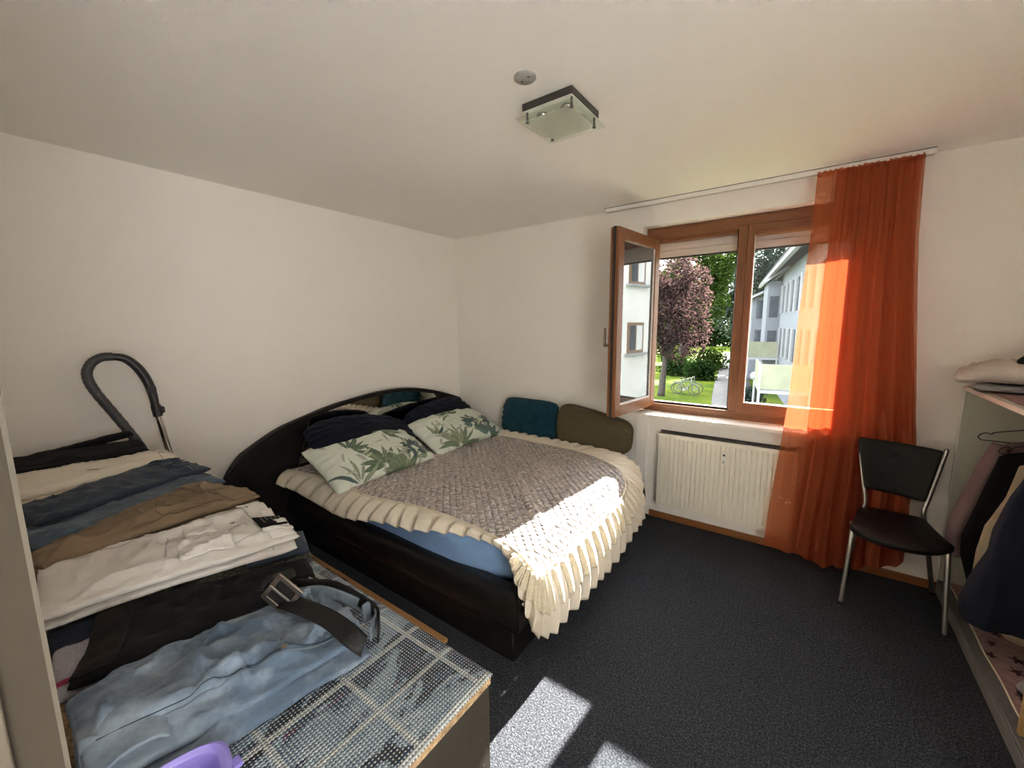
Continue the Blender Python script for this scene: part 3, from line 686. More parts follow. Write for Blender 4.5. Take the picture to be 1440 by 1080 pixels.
# ------------------------------------------------------------------ pillows
def hexmix(c, d, t): return tuple(lerp(a, b_, t) for a, b_ in zip(c, d))
def pillow(name, mat, wdt, hgt, thk, Mx, seed=0, label=None, cat='pillow', group=None, nu=90, nv=60, n=2.6, wr=.010, color=None, sag=0., pinch=.06, parent=None, rnd_=.10):
    b = B(); cols = []
    def f(side):
        def g(u, v):
            s, t = u * 2 - 1, v * 2 - 1
            # pinched pillow outline
            ox = wdt / 2 * s * (1 - pinch * (1 - t * t) * abs(s) ** 3) * math.sqrt(1 - rnd_ * t ** 4); oy = hgt / 2 * t * (1 - pinch * (1 - s * s) * abs(t) ** 3) * math.sqrt(1 - rnd_ * s ** 4)
            hh = ((1 - abs(s) ** n) * (1 - abs(t) ** n))
            z = thk / 2 * max(0, hh) ** .55
            e = max(0, hh) ** .5
            z += wr * e * (nz(s * 2.2 + seed, t * 2.2, side) + .6 * nz(s * 6 + seed, t * 6, side + 2))
            # radiating puckers at the edge
            ang = math.atan2(t, s); rr = max(abs(s), abs(t))
            z += .6 * wr * sst(.55, .95, rr) * (1 - sst(.97, 1, rr)) * math.sin(ang * 17 + 3 * nz(ang * 2, seed))
            zz = z if side else -z
            zz += sag * (s * s - .3) * hgt
            return Mx @ V((ox, oy, zz))
        return g
    for side in (1, 0):
        vs = b.grid(f(side), nu, nv)
        if color: cols += [color(i / (nu - 1) * 2 - 1, j / (nv - 1) * 2 - 1) for i in range(nu) for j in range(nv)]
    o = b.build(name, mat, parent, ang=180, fix=True)
    if color:
        ca = o.data.color_attributes.new('Col', 'FLOAT_COLOR', 'POINT')
        for k, c in enumerate(cols): ca.data[k].color = (*c, 1)
    # rim where the two halves meet
    if label: tag(o, label, cat, group)
    return o
def frame(o, ux, uy):
    ux = V(ux).normalized(); uz = ux.cross(V(uy)).normalized(); uy = uz.cross(ux)
    return Matrix(((ux.x, uy.x, uz.x, o[0]), (ux.y, uy.y, uz.y, o[1]), (ux.z, uy.z, uz.z, o[2]), (0, 0, 0, 1)))
# painted leaf pattern of the floral cotton: list of leaves (x,y,angle,len,width,colour)
def leaf_pattern(seed, fans):
    rr = random.Random(seed); leaves = []
    G = [(.105, .155, .095), (.16, .21, .13), (.24, .28, .19), (.075, .115, .115), (.12, .18, .16)]
    for (cx, cy_, a0, spread, num, ln, wd, pal) in fans:
        for k in range(num):
            a = a0 + spread * (k / (num - 1) - .5) + rr.uniform(-.08, .08)
            leaves.append((cx + .04 * math.cos(a), cy_ + .04 * math.sin(a), a, ln * rr.uniform(.75, 1.1), wd * rr.uniform(.7, 1.2), G[pal] if rr.random() < .7 else G[(pal + 1) % 5]))
    for k in range(26):
        leaves.append((rr.uniform(-1, 1) * .9, rr.uniform(-1, 1) * .55, rr.uniform(0, 6.28), rr.uniform(.12, .3), rr.uniform(.015, .03), rr.choice([(.42, .44, .32), (.35, .36, .30), (.46, .47, .38)])))
    def col(s, t):
        base = (.66, .70, .61); X, Y = s, t * .58
        k = .04 * nz(s * 9, t * 9); base = tuple(c + k for c in base)
        for (lx_, ly_, a, ln, wd, c) in leaves:
            dx, dy = X - lx_, Y - ly_; p = (dx * math.cos(a) + dy * math.sin(a)) / ln
            if 0 < p < 1:
                q = abs(-dx * math.sin(a) + dy * math.cos(a) + .06 * ln * math.sin(p * 3)); wv = wd * math.sin(PI * p ** .75)
                if q < wv: base = c if q > wv * .12 else tuple(x * 1.6 for x in c)
        return base
    return col
fanA = [(-.10, -.50, 1.5, 3.2, 8, .50, .055, 0), (.22, -.66, 1.7, 2.4, 6, .46, .05, 1), (-.62, -.60, 1.2, 2.4, 6, .50, .032, 2), (.60, -.30, 2.2, 4.2, 8, .28, .06, 3), (-.45, .05, .6, 2.4, 6, .35, .04, 0), (.3, .3, 1, 4, 8, .4, .05, 0), (.85, -.5, 2.0, 2.4, 5, .3, .04, 2)]
fanB = [(-.42, -.58, 1.4, 3.2, 11, .56, .042, 1), (.20, -.20, 1.0, 5.0, 11, .28, .06, 3), (.45, -.55, 1.0, 3.4, 9, .36, .055, 4), (-.75, -.2, .4, 2.4, 6, .40, .035, 2), (.78, -.15, 2.4, 2.8, 7, .30, .05, 3), (-.1, .3, 2, 3.5, 8, .3, .05, 0)]
pillow('floral_pillow', M['floral'], .86, .52, .17, frame((-2.555, 1.745, .655), (.03, 1, .03), (-1, .10, .42)), 3,
       'floral pillow with green leaves at the near side, under a navy cushion', 'pillow', 'floral pillows', 180, 120, color=leaf_pattern(4, fanA), sag=-.05)
pillow('floral_pillow', M['floral'], .86, .50, .17, frame((-2.56, 2.655, .655), (.06, 1, .02), (-1, .08, .42)), 8,
       'floral pillow with green leaves nearer the window, beside the teal cushion', 'pillow', 'floral pillows', 180, 120, color=leaf_pattern(9, fanB), sag=-.05)
pillow('navy_cushion', M['navyvelvet'], .86, .44, .15, frame((-2.78, 1.82, .765), (.14, 1, -.09), (-1, .2, .42)), 11,
       'navy cushion lying on the near floral pillow against the mirror', 'cushion', 'navy cushions', sag=-.06, rnd_=.45, pinch=.02)
pillow('navy_cushion', M['navyvelvet'], .92, .42, .14, frame((-2.86, 2.72, .715), (-.13, 1, .10), (-1, -.1, .60)), 14,
       'navy cushion leaning on the headboard behind the window-side floral pillow', 'cushion', 'navy cushions', sag=.0, rnd_=.5, pinch=.02)
pillow('teal_cushion', M['teal'], .66, .37, .15, frame((-2.11, 3.165, .715), (1, -.03, 0), (0, .22, 1)), 17,
       'teal velvet cushion leaning on the wall at the far side of the bed', 'cushion', n=3.4, wr=.014, pinch=.03, rnd_=.25)
# olive bolster
ol = thing('bolster_cushion', 'olive speckled bolster cushion beside the teal cushion, against the wall', 'cushion', (-1.44, 3.12, .535))
b = B()
def bol(u, v):
    a = u * 2 * PI; s = v * 2 - 1
    k = (1 - abs(s) ** 7) ** (1 / 3.)
    n_ = 3.0; c, s_ = math.cos(a), math.sin(a)
    ry_, rz_ = .085 * k, (.155 - .02 * s) * k
    y = math.copysign(abs(c) ** (2 / n_), c) * ry_; z = math.copysign(abs(s_) ** (2 / n_), s_) * rz_
    x = -1.44 + s * .345
    return (x, 3.165 + y + z * .22 - .012, .697 - .040 * s * .9 + z + .004 * nz(x * 8, a))
b.grid(bol, 48, 50, wu=True); b.build('body', M['olive'], ol, ang=180)
b = B(); b.tube([(-1.44 + s * .32, 3.165 - .098 + .03, .745 - .036 * s) for s in np.linspace(-1, 1, 20)], .003, 6); b.build('seam', M['browncloth'], ol)

# ------------------------------------------------------------------ plank and red cloth on the floor
tag(B().box((-2.72, 1.02, .0), (-1.365, 1.30, .022), bev=.002).build('wooden_plank', M['plank']), 'light brown wooden plank lying on the carpet beside the bed', 'plank')
b = B(); b.grid(lambda u, v: (lerp(-2.45, -2.20, u), lerp(1.05, 1.27, v), .024 + .05 * math.sin(PI * u) ** .6 * math.sin(PI * v) ** .6 + .01 * nz(u * 5, v * 5)), 24, 20)
tag(b.build('red_cloth', M['redcloth'], ang=180, solid=.004), 'crumpled dark red cloth on the plank between dresser and bed', 'cloth')

# ------------------------------------------------------------------ low cabinet with mat
DZ = .868
cb = thing('cabinet', 'low beige cabinet with chipboard edges and rows of peg holes, carrying clothes', 'cabinet', (-1.7, .3, 0))
CX0, CX1, CY0, CY1 = -2.98, -.485, .035, .578
B().box((CX0, CY0, DZ - .025), (CX1 + .002, CY1, DZ - .006)).build('top_board', M['chip'], cb, bevel=.001)
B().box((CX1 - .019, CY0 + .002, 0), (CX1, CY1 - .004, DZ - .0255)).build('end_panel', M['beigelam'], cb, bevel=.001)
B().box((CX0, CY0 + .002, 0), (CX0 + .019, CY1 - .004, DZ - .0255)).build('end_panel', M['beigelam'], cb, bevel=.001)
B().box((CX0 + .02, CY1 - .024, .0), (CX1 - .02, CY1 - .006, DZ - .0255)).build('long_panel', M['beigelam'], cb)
for k in range(12):
    for yy in (.515, .549): B().lathe([(.0027, .0), (.0027, .0008), (0, .0008)], (CX1 + .0002, yy, DZ - .07 - k * .032 - (.004 if yy < .53 else 0)), 10, 'x').build('peg_hole', M['dark'], cb)
mat_b = B()
def matf(u, v):
    x = lerp(-1.95, CX1 + .004, u); y = lerp(CY0 + .01, CY1 + .004, v)
    e = sst(.0, .012, min(CX1 + .004 - x, CY1 + .004 - y))
    return (x, y, DZ - .004 + .004 * e + .0012 * nz(x * 9, y * 9))
mat_b.grid(matf, 200, 60)
tag(mat_b.build('woven_mat', M['rug'], ang=180, solid=.004), 'pale blue woven mat with dark motifs covering the cabinet top', 'mat')

# ------------------------------------------------------------------ folded clothes
def fold(x, y, seed, sc=9):
    """sharp-crested cloth folds running in a few directions"""
    o = 0
    for q, (al, fr, am) in enumerate(((.15 + .5 * math.sin(seed), .9, 1.3), (-.35 + .4 * math.cos(seed * 2), 1.3, .9), (.9 * math.sin(seed * 3), 1.9, .4))):
        u_ = x * math.cos(al) + y * math.sin(al); v_ = -x * math.sin(al) + y * math.cos(al)
        r_ = 1 - abs(nz(u_ * sc * fr * 1.5 + .5 * nz(x * 9, y * 9, seed), v_ * sc * fr * .45, seed + q * 7)) * 2.2
        o += am * max(0, r_) ** 4
    return o * .9 - .5
def slab(center, width, thick, z0, seed=0, wr=.006, n=3.0, nu=70, nv=44, wsc=9, flat=.15, bumps=(), ridges=()):
    """cloth slab lofted along a centre line [(t,(x,y))..]; width(t), thick(t), z0(t)"""
    def f(u, v):
        c = V((*interp(center, u), 0)); c2 = V((*interp(center, min(1, u + .02)), 0)); c1 = V((*interp(center, max(0, u - .02)), 0))
        t = (c2 - c1).normalized(); sd = V((t.y, -t.x, 0))
        w_ = interp(width, u) / 2; th = interp(thick, u) if isinstance(thick, list) else thick; zb = interp(z0, u) if isinstance(z0, list) else z0
        endk = min(1, (1 - abs(2 * u - 1) ** 14)) ** .5
        a = v * 2 * PI; ca, sa = math.cos(a), math.sin(a)
        sx = math.copysign(abs(ca) ** (2 / n), ca); sz = math.copysign(abs(sa) ** (2 / n), sa)
        p = c + sd * (sx * w_ * (.985 + .015 * endk))
        h = th / 2 * sz * (.35 + .65 * endk)
        z = zb + th / 2 + h
        if sa > 0:
            k = sa
            z += k * wr * (nz(p.x * wsc, p.y * wsc * .6, seed) * 1.2 + .35 * nz(p.x * wsc * 2.7, p.y * wsc * 1.6, seed + 4)) + k * k * wr * fold(p.x, p.y, seed, wsc)
            for (ax_, ay_, bx_, by_, rw, rh) in ridges:
                dx_, dy_ = bx_ - ax_, by_ - ay_; ll = dx_ * dx_ + dy_ * dy_
                tt = ((p.x - ax_) * dx_ + (p.y - ay_) * dy_) / ll; q_ = ((p.x - ax_) * dy_ - (p.y - ay_) * dx_) / math.sqrt(ll) + .01 * math.sin(tt * 5 + ax_ * 30)
                tc = clamp(tt); e_ = sst(-.25, .12, tt) * sst(1.25, .88, tt)
                # steep on one side, soft on the other, like an overlapping fold
                z += k * rh * e_ * (math.exp(-(q_ / rw) ** 2) if q_ > 0 else math.exp(-(q_ / (rw * .35)) ** 2))
            for (bx, by, br, bh) in bumps:
                d2 = (p.x - bx) ** 2 + (p.y - by) ** 2; z += k * bh * math.exp(-d2 / br ** 2)
        p += sd * (.006 * nz(u * 6, seed + 9) * sx)
        return V((p.x, p.y, z))
    b = B(); b.grid(f, nu, nv, wv=True)
    # end caps
    b.bm.verts.ensure_lookup_table()
    b.bm.faces.new([b.bm.verts[j] for j in range(nv)]); b.bm.faces.new([b.bm.verts[(nu - 1) * nv + j] for j in reversed(range(nv))])
    b.f = f; return b
def on(f, u, s, dz=.0015):
    """point on a slab's upper side: u along, s in -1..1 across"""
    a = math.acos(clamp(s, -1, 1)); 
    # invert the superellipse exponent
    v = math.acos(clamp(math.copysign(abs(s) ** 1.5, s), -1, 1)) / (2 * PI)
    return f(u, v) + V((0, 0, dz))
def strip(f, pts, r=.0022, n=5):
    return B().tube([on(f, u, s) for u, s in pts], r, n, flat=.5)
def patch(f, u0, u1, s0, s1, nu=10, nv=10, dz=.003, flat=False):
    if flat:
        c = [on(f, u_, s_, dz) for u_, s_ in ((u0, s0), (u1, s0), (u0, s1), (u1, s1))]
        b = B(); b.grid(lambda a, q: c[0].lerp(c[1], a).lerp(c[2].lerp(c[3], a), q) + V((0, 0, .004 * math.sin(PI * a) * math.sin(PI * q))), nu, nv); return b
    b = B(); b.grid(lambda a, c: on(f, lerp(u0, u1, a), lerp(s0, s1, c), dz), nu, nv); return b
def line(a, c, n=12): return [(lerp(a[0], c[0], k / n), lerp(a[1], c[1], k / n)) for k in range(n + 1)]
GR = 'trousers folded on the cabinet'
def trousers(name, label, cat, mat, center, width, thick, z0, seed, wr=.006, n=3., stitch=None, band=True, pocket=True, under=True, bandmat=None, **kw):
    c0 = interp(center, 0.5)
    zz = z0 if not isinstance(z0, list) else z0[0][1]
    t = thing(name, label, cat, (c0[0], c0[1], zz), group=GR)
    s = slab(center, width, thick, z0, seed, wr, n, **kw); f = s.f
    s.build('upper_leg', mat, t, ang=180)
    if under:
        sh = [(k, (v_[0] + under[0], v_[1] + under[1])) for k, v_ in center] if isinstance(under, tuple) else center
        th = thick if not isinstance(thick, list) else thick[0][1]
        zl = [(k, v_ - th * .55) for k, v_ in z0] if isinstance(z0, list) else z0 - th * .55
        slab(sh, [(k, v_ * .98) for k, v_ in width], th * .75, zl, seed + 20, wr, n, **kw).build('lower_leg', mat, t, ang=180)
    if stitch is not None:
        strip(f, line((.03, -.72), (.97, -.72), 40), .0016).build('side_seam', stitch, t)
        if band:
            strip(f, line((.90, -.9), (.90, .9), 20), .0016).build('band_stitch', stitch, t)
            for s_ in (-.55, .25): patch(f, .885, .995, s_, s_ + .10, 6, 4, .004).build('belt_loop', bandmat or mat, t, ang=180, solid=.002)
        if pocket:
            strip(f, line((.86, .10), (.62, .14), 10) + line((.62, .14), (.58, .42), 6) + line((.58, .42), (.62, .70), 6) + line((.62, .70), (.86, .72), 10), .0017).build('pocket_stitch', stitch, t)
    return t, f
# light blue jeans, nearest
tj, fj = trousers('jeans', 'light blue faded jeans with a black belt, nearest on the cabinet', 'jeans', M['denim_light'],
    [(0, (-.925, .045)), (.35, (-.91, .19)), (.7, (-.885, .34)), (1, (-.855, .485))], [(0, .235), (.3, .27), (.7, .255), (1, .235)], .036, .890, 2, .017, 3.2, M['denim_band'], band=False, pocket=False, under=(.03, -.01), wsc=7, nu=140, nv=90,
    bumps=((-.95, .20, .05, .014), (-.86, .33, .05, .010), (-1.0, .12, .04, .012), (-.82, .18, .05, .010)),
    ridges=((-.93, .16, -.93, .31, .030, .020), (-.835, .19, -.86, .29, .022, .016), (-1.05, .12, -1.04, .21, .03, .014), (-.96, .05, -.86, .17, .04, .022), (-.90, .22, -.80, .25, .022, .012), (-.79, .27, -.85, .35, .02, .010), (-1.0, .24, -.95, .36, .02, .010)))
strip(fj, line((.05, .55), (.98, .70), 40), .002).build('side_seam', M['denim_band'], tj)
strip(fj, line((.05, .49), (.98, .64), 40), .0012).build('side_seam', M['denim_dark'], tj)
strip(fj, [(.80, .02), (.74, .10), (.69, .25), (.67, .45), (.68, .62)], .0035).build('pocket_edge', M['denim_band'], tj)
b = B(); b.lathe([(.006, 0), (.006, .003), (.002, .004), (0, .004)], on(fj, .69, .60, .001), 12); b.build('rivet', M['buckle'], tj)
# folded-back knee
def knee(u, v):
    x = lerp(-1.01, -.80, u); y = lerp(.040, .135 + .03 * math.sin(u * PI), v)
    return (x, y, .928 + .016 * math.sin(PI * min(1, v * 1.05)) ** .5 + .010 * nz(x * 14, y * 14, 3) - .02 * (u - .5) ** 2)
b = B(); b.grid(knee, 50, 30); b.build('folded_cuff', M['denim_light'], tj, ang=180, solid=.004)
# waistband standing open past the buckle
def wband(pts, h, nm, mat, t, r=.004):
    b = B(); P = smooth(pts, 8)
    def g(u, v):
        p = at_curve(P, u); return (p.x, p.y, p.z + lerp(0, h, v))
    b.grid(g, 60, 6); return b.build(nm, mat, t, ang=180, solid=r)
wband([(-1.00, .43, .90), (-.95, .475, .905), (-.87, .50, .902), (-.78, .515, .895), (-.735, .47, .892)], .034, 'waistband', M['denim_band'], tj)
wband([(-1.0, .405, .925), (-.93, .43, .928), (-.85, .42, .925), (-.765, .432, .912), (-.738, .455, .900)], .028, 'waistband', M['denim_band'], tj)
for p in ((-.925, .425, .93), (-.80, .505, .90)):
    B().box((p[0] - .006, p[1] - .012, p[2] - .012), (p[0] + .006, p[1] + .012, p[2] + .036), bev=.003).build('belt_loop', M['denim_band'], tj)
B().box((-.013, -.010, 0), (.013, .010, .002), frame((-.985, .470, .936), (1, .12, 0), (0, .35, .93)), bev=.0005).build('label', plain('leather_label', (.50, .47, .43), .7), tj)
# belt
bt = thing('belt', 'black leather belt with a square metal buckle threaded through the light jeans', 'belt', (-.9, .43, .92))
def ribbon(pts, wv, nm, mat, t, th=.0035):
    b = B(); P = smooth([p for p, _ in pts], 8); Wv = smooth([q for _, q in pts], 8)
    b.grid(lambda u, v: at_curve(P, u) + at_curve(Wv, u) * (v - .5), 50, 5); return b.build(nm, mat, t, ang=60, solid=th)
ribbon([((-.955, .385, .950), (.010, -.034, -.014)), ((-.90, .395, .954), (.014, -.034, -.010)), ((-.81, .414, .951), (.016, -.036, -.010)), ((-.735, .420, .942), (.014, -.038, -.014)), ((-.705, .432, .920), (.004, -.02, -.034))], 0, 'strap', M['belt'], bt)
ribbon([((-1.01, .445, .93), (.0, .006, .036)), ((-.93, .493, .932), (0, .004, .036)), ((-.84, .508, .928), (0, .002, .036)), ((-.765, .512, .918), (0, .0, .036)), ((-.715, .475, .910), (.004, 0, .036))], 0, 'strap', M['belt'], bt)
bM = frame((-.948, .383, .968), (.70, .37, -.61), (.42, .50, .72))
b = B(); hw, hh_, tk = .036, .034, .0115
b.box((-hw, -hh_, -.003), (hw, -hh_ + tk, .003), bM).box((-hw, hh_ - tk, -.003), (hw, hh_, .003), bM).box((-hw, -hh_, -.003), (-hw + tk, hh_, .003), bM).box((hw - tk, -hh_, -.003), (hw, hh_, .003), bM)
b.build('buckle', M['buckle'], bt, bevel=.0015)
B().box((-hw + .004, -hh_ + .004, -.006), (hw - .004, hh_ - .004, -.003), bM).build('buckle_backing', M['belt'], bt)
B().box((-hw + .002, -.003, -.001), (hw - .012, .003, .005), bM, bev=.0015).build('prong', M['steel'], bt)
B().box((-hw - .016, -.016, -.004), (-hw - .006, .016, .004), bM, bev=.002).build('keeper', M['belt'], bt)
# black trousers
tb, fb = trousers('black_trousers', 'black cotton trousers lying between the light jeans and the white jeans', 'trousers', M['blackcloth'],
    [(0, (-1.215, .098)), (.4, (-1.16, .25)), (.75, (-1.11, .39)), (1, (-1.075, .515))], [(0, .285), (.35, .25), (.7, .22), (1, .15)], .028, .893, 6, .012, 3., None, under=(-.01, .01), wsc=8, ridges=((-1.20, .20, -1.06, .33, .03, .016), (-1.22, .30, -1.10, .42, .025, .014), (-1.13, .16, -1.05, .24, .025, .010), (-1.10, .34, -1.0, .40, .02, .010)))
patch(fb, .0, .16, -.93, .93, 14, 24, .006).build('turn_up', M['browncloth'], tb, ang=180, solid=.004)
patch(fb, .80, .92, -.25, .45, 10, 12, .004).build('pocket', plain('black_green_cotton', (.02, .022, .015), .9), tb, ang=180, solid=.003)
# grey marl garment with pink stripe under the black trousers
gm, fg = trousers('sweatpants', 'grey marl sweatpants with a pink stripe peeping out under the black trousers', 'sweatpants', M['greymarl'],
    [(0, (-1.19, .040)), (1, (-1.17, .24))], [(0, .20), (1, .20)], .022, .876, 31, .004, 3., None, under=False)
patch(fg, .01, .6, .50, .64, 10, 4, .002).build('stripe', plain('pink_stripe', (.30, .02, .07), .9), gm, ang=180, solid=.001)
nv_, fn = trousers('navy_shorts', 'dark navy shorts at the cabinet edge under the white jeans', 'shorts', M['navycloth'], [(0, (-1.31, .045)), (1, (-1.30, .22))], [(0, .13), (1, .13)], .022, .874, 33, .004, 3., None, under=False)
# white jeans (two) and patterned shorts under them
ts, fs = trousers('patterned_shorts', 'dark green patterned shorts at the bottom of the stack under the white jeans', 'shorts', M['camo'], [(0, (-1.30, .27)), (1, (-1.235, .585))], [(0, .15), (1, .13)], .024, .873, 35, .006, 3., None, under=False)
td, fd = trousers('folded_jeans', 'dark folded jeans lying on the patterned shorts under the white jeans', 'jeans', M['denim_dark'], [(0, (-1.31, .44)), (1, (-1.255, .592))], [(0, .13), (1, .15)], .020, .896, 36, .005, 3., None, under=False)
tw2, fw2 = trousers('white_trousers', 'white trousers under the white jeans with the black label', 'trousers', M['whitecloth'], [(0, (-1.45, .05)), (.5, (-1.385, .28)), (1, (-1.30, .57))], [(0, .24), (.5, .18), (1, .19)], .026, .908, 38, .007, 3., M['whitestitch'], pocket=False, under=False)
tw, fwj = trousers('white_jeans', 'white jeans with a black waist label, folded on top of the white trousers', 'jeans', M['whitecloth'],
    [(0, (-1.475, .05)), (.35, (-1.46, .20)), (.7, (-1.42, .40)), (1, (-1.405, .575))], [(0, .30), (.4, .31), (.75, .33), (1, .37)], .034, .930, 40, .011, 3., M['whitestitch'], under=False, wsc=10, nu=90, nv=60, bumps=((-1.36, .47, .05, .012), (-1.50, .44, .05, .01)),
    ridges=((-1.35, .25, -1.31, .44, .02, .016), (-1.42, .06, -1.36, .26, .03, .012), (-1.62, .28, -1.47, .27, .012, .008), (-1.50, .42, -1.66, .45, .012, .006), (-1.32, .44, -1.25, .54, .02, .014), (-1.55, .34, -1.50, .44, .02, .008)))
lab = patch(fwj, .865, .99, .12, .62, 8, 10, .010, True).build('waist_label', M['labelblack'], tw, ang=180, solid=.002)
b = B()
lq = [on(fwj, u_, s_, .010) for u_, s_ in ((.865, .12), (.99, .12), (.865, .62), (.99, .62))]
for k, (s0, s1) in enumerate(((.22, .82), (.18, .6), (.3, .7), (.22, .5))): b.grid(lambda a, c, k=k, s0=s0, s1=s1: lq[0].lerp(lq[1], .2 + k * .18 + .05 * a).lerp(lq[2].lerp(lq[3], .2 + k * .18 + .05 * a), lerp(s0, s1, c)) + V((0, 0, .0065)), 2, 8)
b.build('print', M['labelprint'], lab)
for (u_, s_) in ((.90, -.62), (.80, -.20)):
    B().lathe([(.007, 0), (.007, .002), (.003, .004), (0, .004)], on(fwj, u_, s_, .001), 12).build('button', M['steel'], tw)
strip(fwj, [(.98, -.45), (.93, -.30), (.90, -.05), (.91, .15)], .0035).build('pocket_edge', M['whitecloth'], tw)
strip(fwj, line((.50, .55), (.52, -.45), 16), .002).build('flap_stitch', M['whitestitch'], tw)
patch(fwj, .55, .74, .18, .80, 14, 14, .004).build('back_pocket', M['whitecloth'], tw, ang=60, solid=.003)
patch(fwj, .885, .995, -.93, .93, 8, 30, .005).build('waistband', M['whitecloth'], tw, ang=60, solid=.003)
for s_ in (-.75, .72): patch(fwj, .86, .998, s_, s_ + .07, 8, 4, .010).build('belt_loop', M['whitecloth'], tw, ang=60, solid=.003)
patch(fwj, .58, .72, -.62, .02, 12, 12, .004).build('back_pocket', M['whitecloth'], tw, ang=60, solid=.003)
# khaki
tk_, fk = trousers('khaki_trousers', 'khaki brown trousers lying between white jeans and mid blue jeans', 'trousers', M['khaki'],
    [(0, (-1.645, .05)), (.4, (-1.70, .22)), (.75, (-1.755, .40)), (1, (-1.795, .565))], [(0, .13), (.4, .19), (.75, .29), (1, .38)], .034, .944, 44, .014, 3., M['khakistitch'], under=(.0, .0), wsc=8, nu=110, nv=80,
    ridges=((-1.675, .27, -1.725, .40, .014, .016), (-1.63, .38, -1.60, .54, .018, .016), (-1.61, .26, -1.59, .36, .014, .012), (-1.62, .07, -1.66, .16, .014, .014), (-1.81, .50, -1.67, .48, .014, .014), (-1.70, .32, -1.82, .50, .016, .014), (-1.78, .40, -1.70, .56, .014, .010)))
patch(fk, .88, .995, -.93, .93, 8, 30, .004).build('waistband', M['khaki'], tk_, ang=60, solid=.003)
for s_ in (-.55, .35): patch(fk, .86, .998, s_, s_ + .06, 8, 4, .009).build('belt_loop', M['khaki'], tk_, ang=60, solid=.003)
B().lathe([(.008, 0), (.008, .002), (.003, .004), (0, .004)], on(fk, .95, -.35, .001), 12).build('button', M['buckle'], tk_)
# mid blue jeans
tm, fm = trousers('blue_jeans', 'mid blue washed jeans lying between khaki trousers and dark blue jeans', 'jeans', M['denim_mid'],
    [(0, (-1.86, .05)), (.4, (-1.92, .22)), (.75, (-2.02, .42)), (1, (-2.06, .575))], [(0, .24), (.5, .24), (1, .26)], .034, .928, 48, .010, 3., M['denim_band'], under=(.02, 0), wsc=7, pocket=False, ridges=((-1.775, .19, -1.84, .09, .02, .016), (-1.885, .33, -1.82, .20, .016, .012), (-1.90, .42, -1.97, .55, .014, .010)))
# dark blue jeans
tdk, fdk = trousers('dark_blue_jeans', 'dark blue jeans with gathered waist lying beside the cream trousers', 'jeans', M['denim_dark'],
    [(0, (-2.03, .05)), (.4, (-2.10, .22)), (.75, (-2.20, .42)), (1, (-2.235, .575))], [(0, .22), (.5, .25), (1, .30)], .040, .950, 52, .011, 3., M['denim_band'], under=(.0, 0), wsc=7, pocket=False, ridges=((-2.02, .09, -2.16, .36, .02, .014), (-2.10, .20, -2.25, .46, .02, .012), (-2.20, .40, -2.10, .54, .014, .010)))
b = B()
for k in range(7): b.tube([on(fdk, .80 + .17 * t_, -.75 + k * .2 + .10 * t_, .001) for t_ in np.linspace(0, 1, 8)], lambda t_: .0065 * math.sin(PI * clamp(t_, .08, .92)), 6)
b.build('gathers', M['denim_dark'], tdk)
B().grid
# cream trousers
tc, fc = trousers('cream_trousers', 'cream trousers folded beside the far black trousers, near the vacuum tube', 'trousers', M['creamtrousers'],
    [(0, (-2.50, .05)), (.4, (-2.50, .22)), (.75, (-2.49, .42)), (1, (-2.49, .575))], [(0, .40), (.5, .33), (1, .26)], .040, .945, 56, .008, 3., M['whitestitch'], under=(.03, 0), pocket=False, bumps=((-2.48, .50, .07, .016),), ridges=((-2.34, .10, -2.40, .46, .02, .016), (-2.55, .40, -2.42, .55, .02, .010)))
strip(fc, line((.50, .30), (.56, .42), 6), .003).build('pocket_slit', M['khaki'], tc)
tcu, fcu = trousers('black_leggings', 'black leggings at the bottom between cream trousers and dark jeans', 'leggings', M['blackcloth'], [(0, (-2.25, .05)), (1, (-2.36, .46))], [(0, .2), (1, .16)], .05, .872, 58, .006, 3., None, under=False)
# far black trousers
tf, ff = trousers('folded_black_trousers', 'black trousers farthest on the cabinet, against the left wall', 'trousers', M['blackcloth'],
    [(0, (-2.87, .05)), (.5, (-2.86, .30)), (1, (-2.84, .54))], [(0, .38), (.5, .34), (1, .30)], .050, .938, 60, .010, 3., None, under=(.0, 0))
slab([(0, (-2.955, .10)), (1, (-2.985, .52))], [(0, .05), (1, .10)], .030, [(0, .955), (1, 1.0)], 61, .004, 3.).build('waistband', M['blackcloth'], tf, ang=180)
# lilac plastic hoop handle
lt = thing('lilac_tray', 'lilac plastic tray with a rounded rim at the front edge of the cabinet', 'tray', (-.715, .115, DZ))
def sup(u, rx_, ry_, n=3.2):
    a = u * 2 * PI; c, s = math.cos(a), math.sin(a); return (math.copysign(abs(c) ** (2 / n), c) * rx_, math.copysign(abs(s) ** (2 / n), s) * ry_)
lc = V((-.703, .098, .010)); lr = Matrix.Rotation(R(-10), 3, 'Z')
profile = [(.80, .003), (.90, .003), (.98, .03), (1.0, .045), (1.0, .050), (.93, .052), (.82, .046), (.80, .035), (.76, .010), (.30, .007), (.0, .007)]
b = B()
def trf(u, v):
    i = v * (len(profile) - 1); j = min(int(i), len(profile) - 2); k = i - j
    s = lerp(profile[j][0], profile[j + 1][0], k); h = lerp(profile[j][1], profile[j + 1][1], k)
    p = V((*sup(u, .050 * s + .0001, .085 * s + .0001), 0)); p = lr @ p
    return (lc.x + p.x, lc.y + p.y, DZ + .002 + h)
b.grid(trf, 64, 11 * 3 - 2, wu=True); b.build('body', M['lilac'], lt, ang=50)
B().box((-.690, .172, DZ + .034), (-.668, .192, DZ + .040), bev=.002).build('lip', M['lilac'], lt)

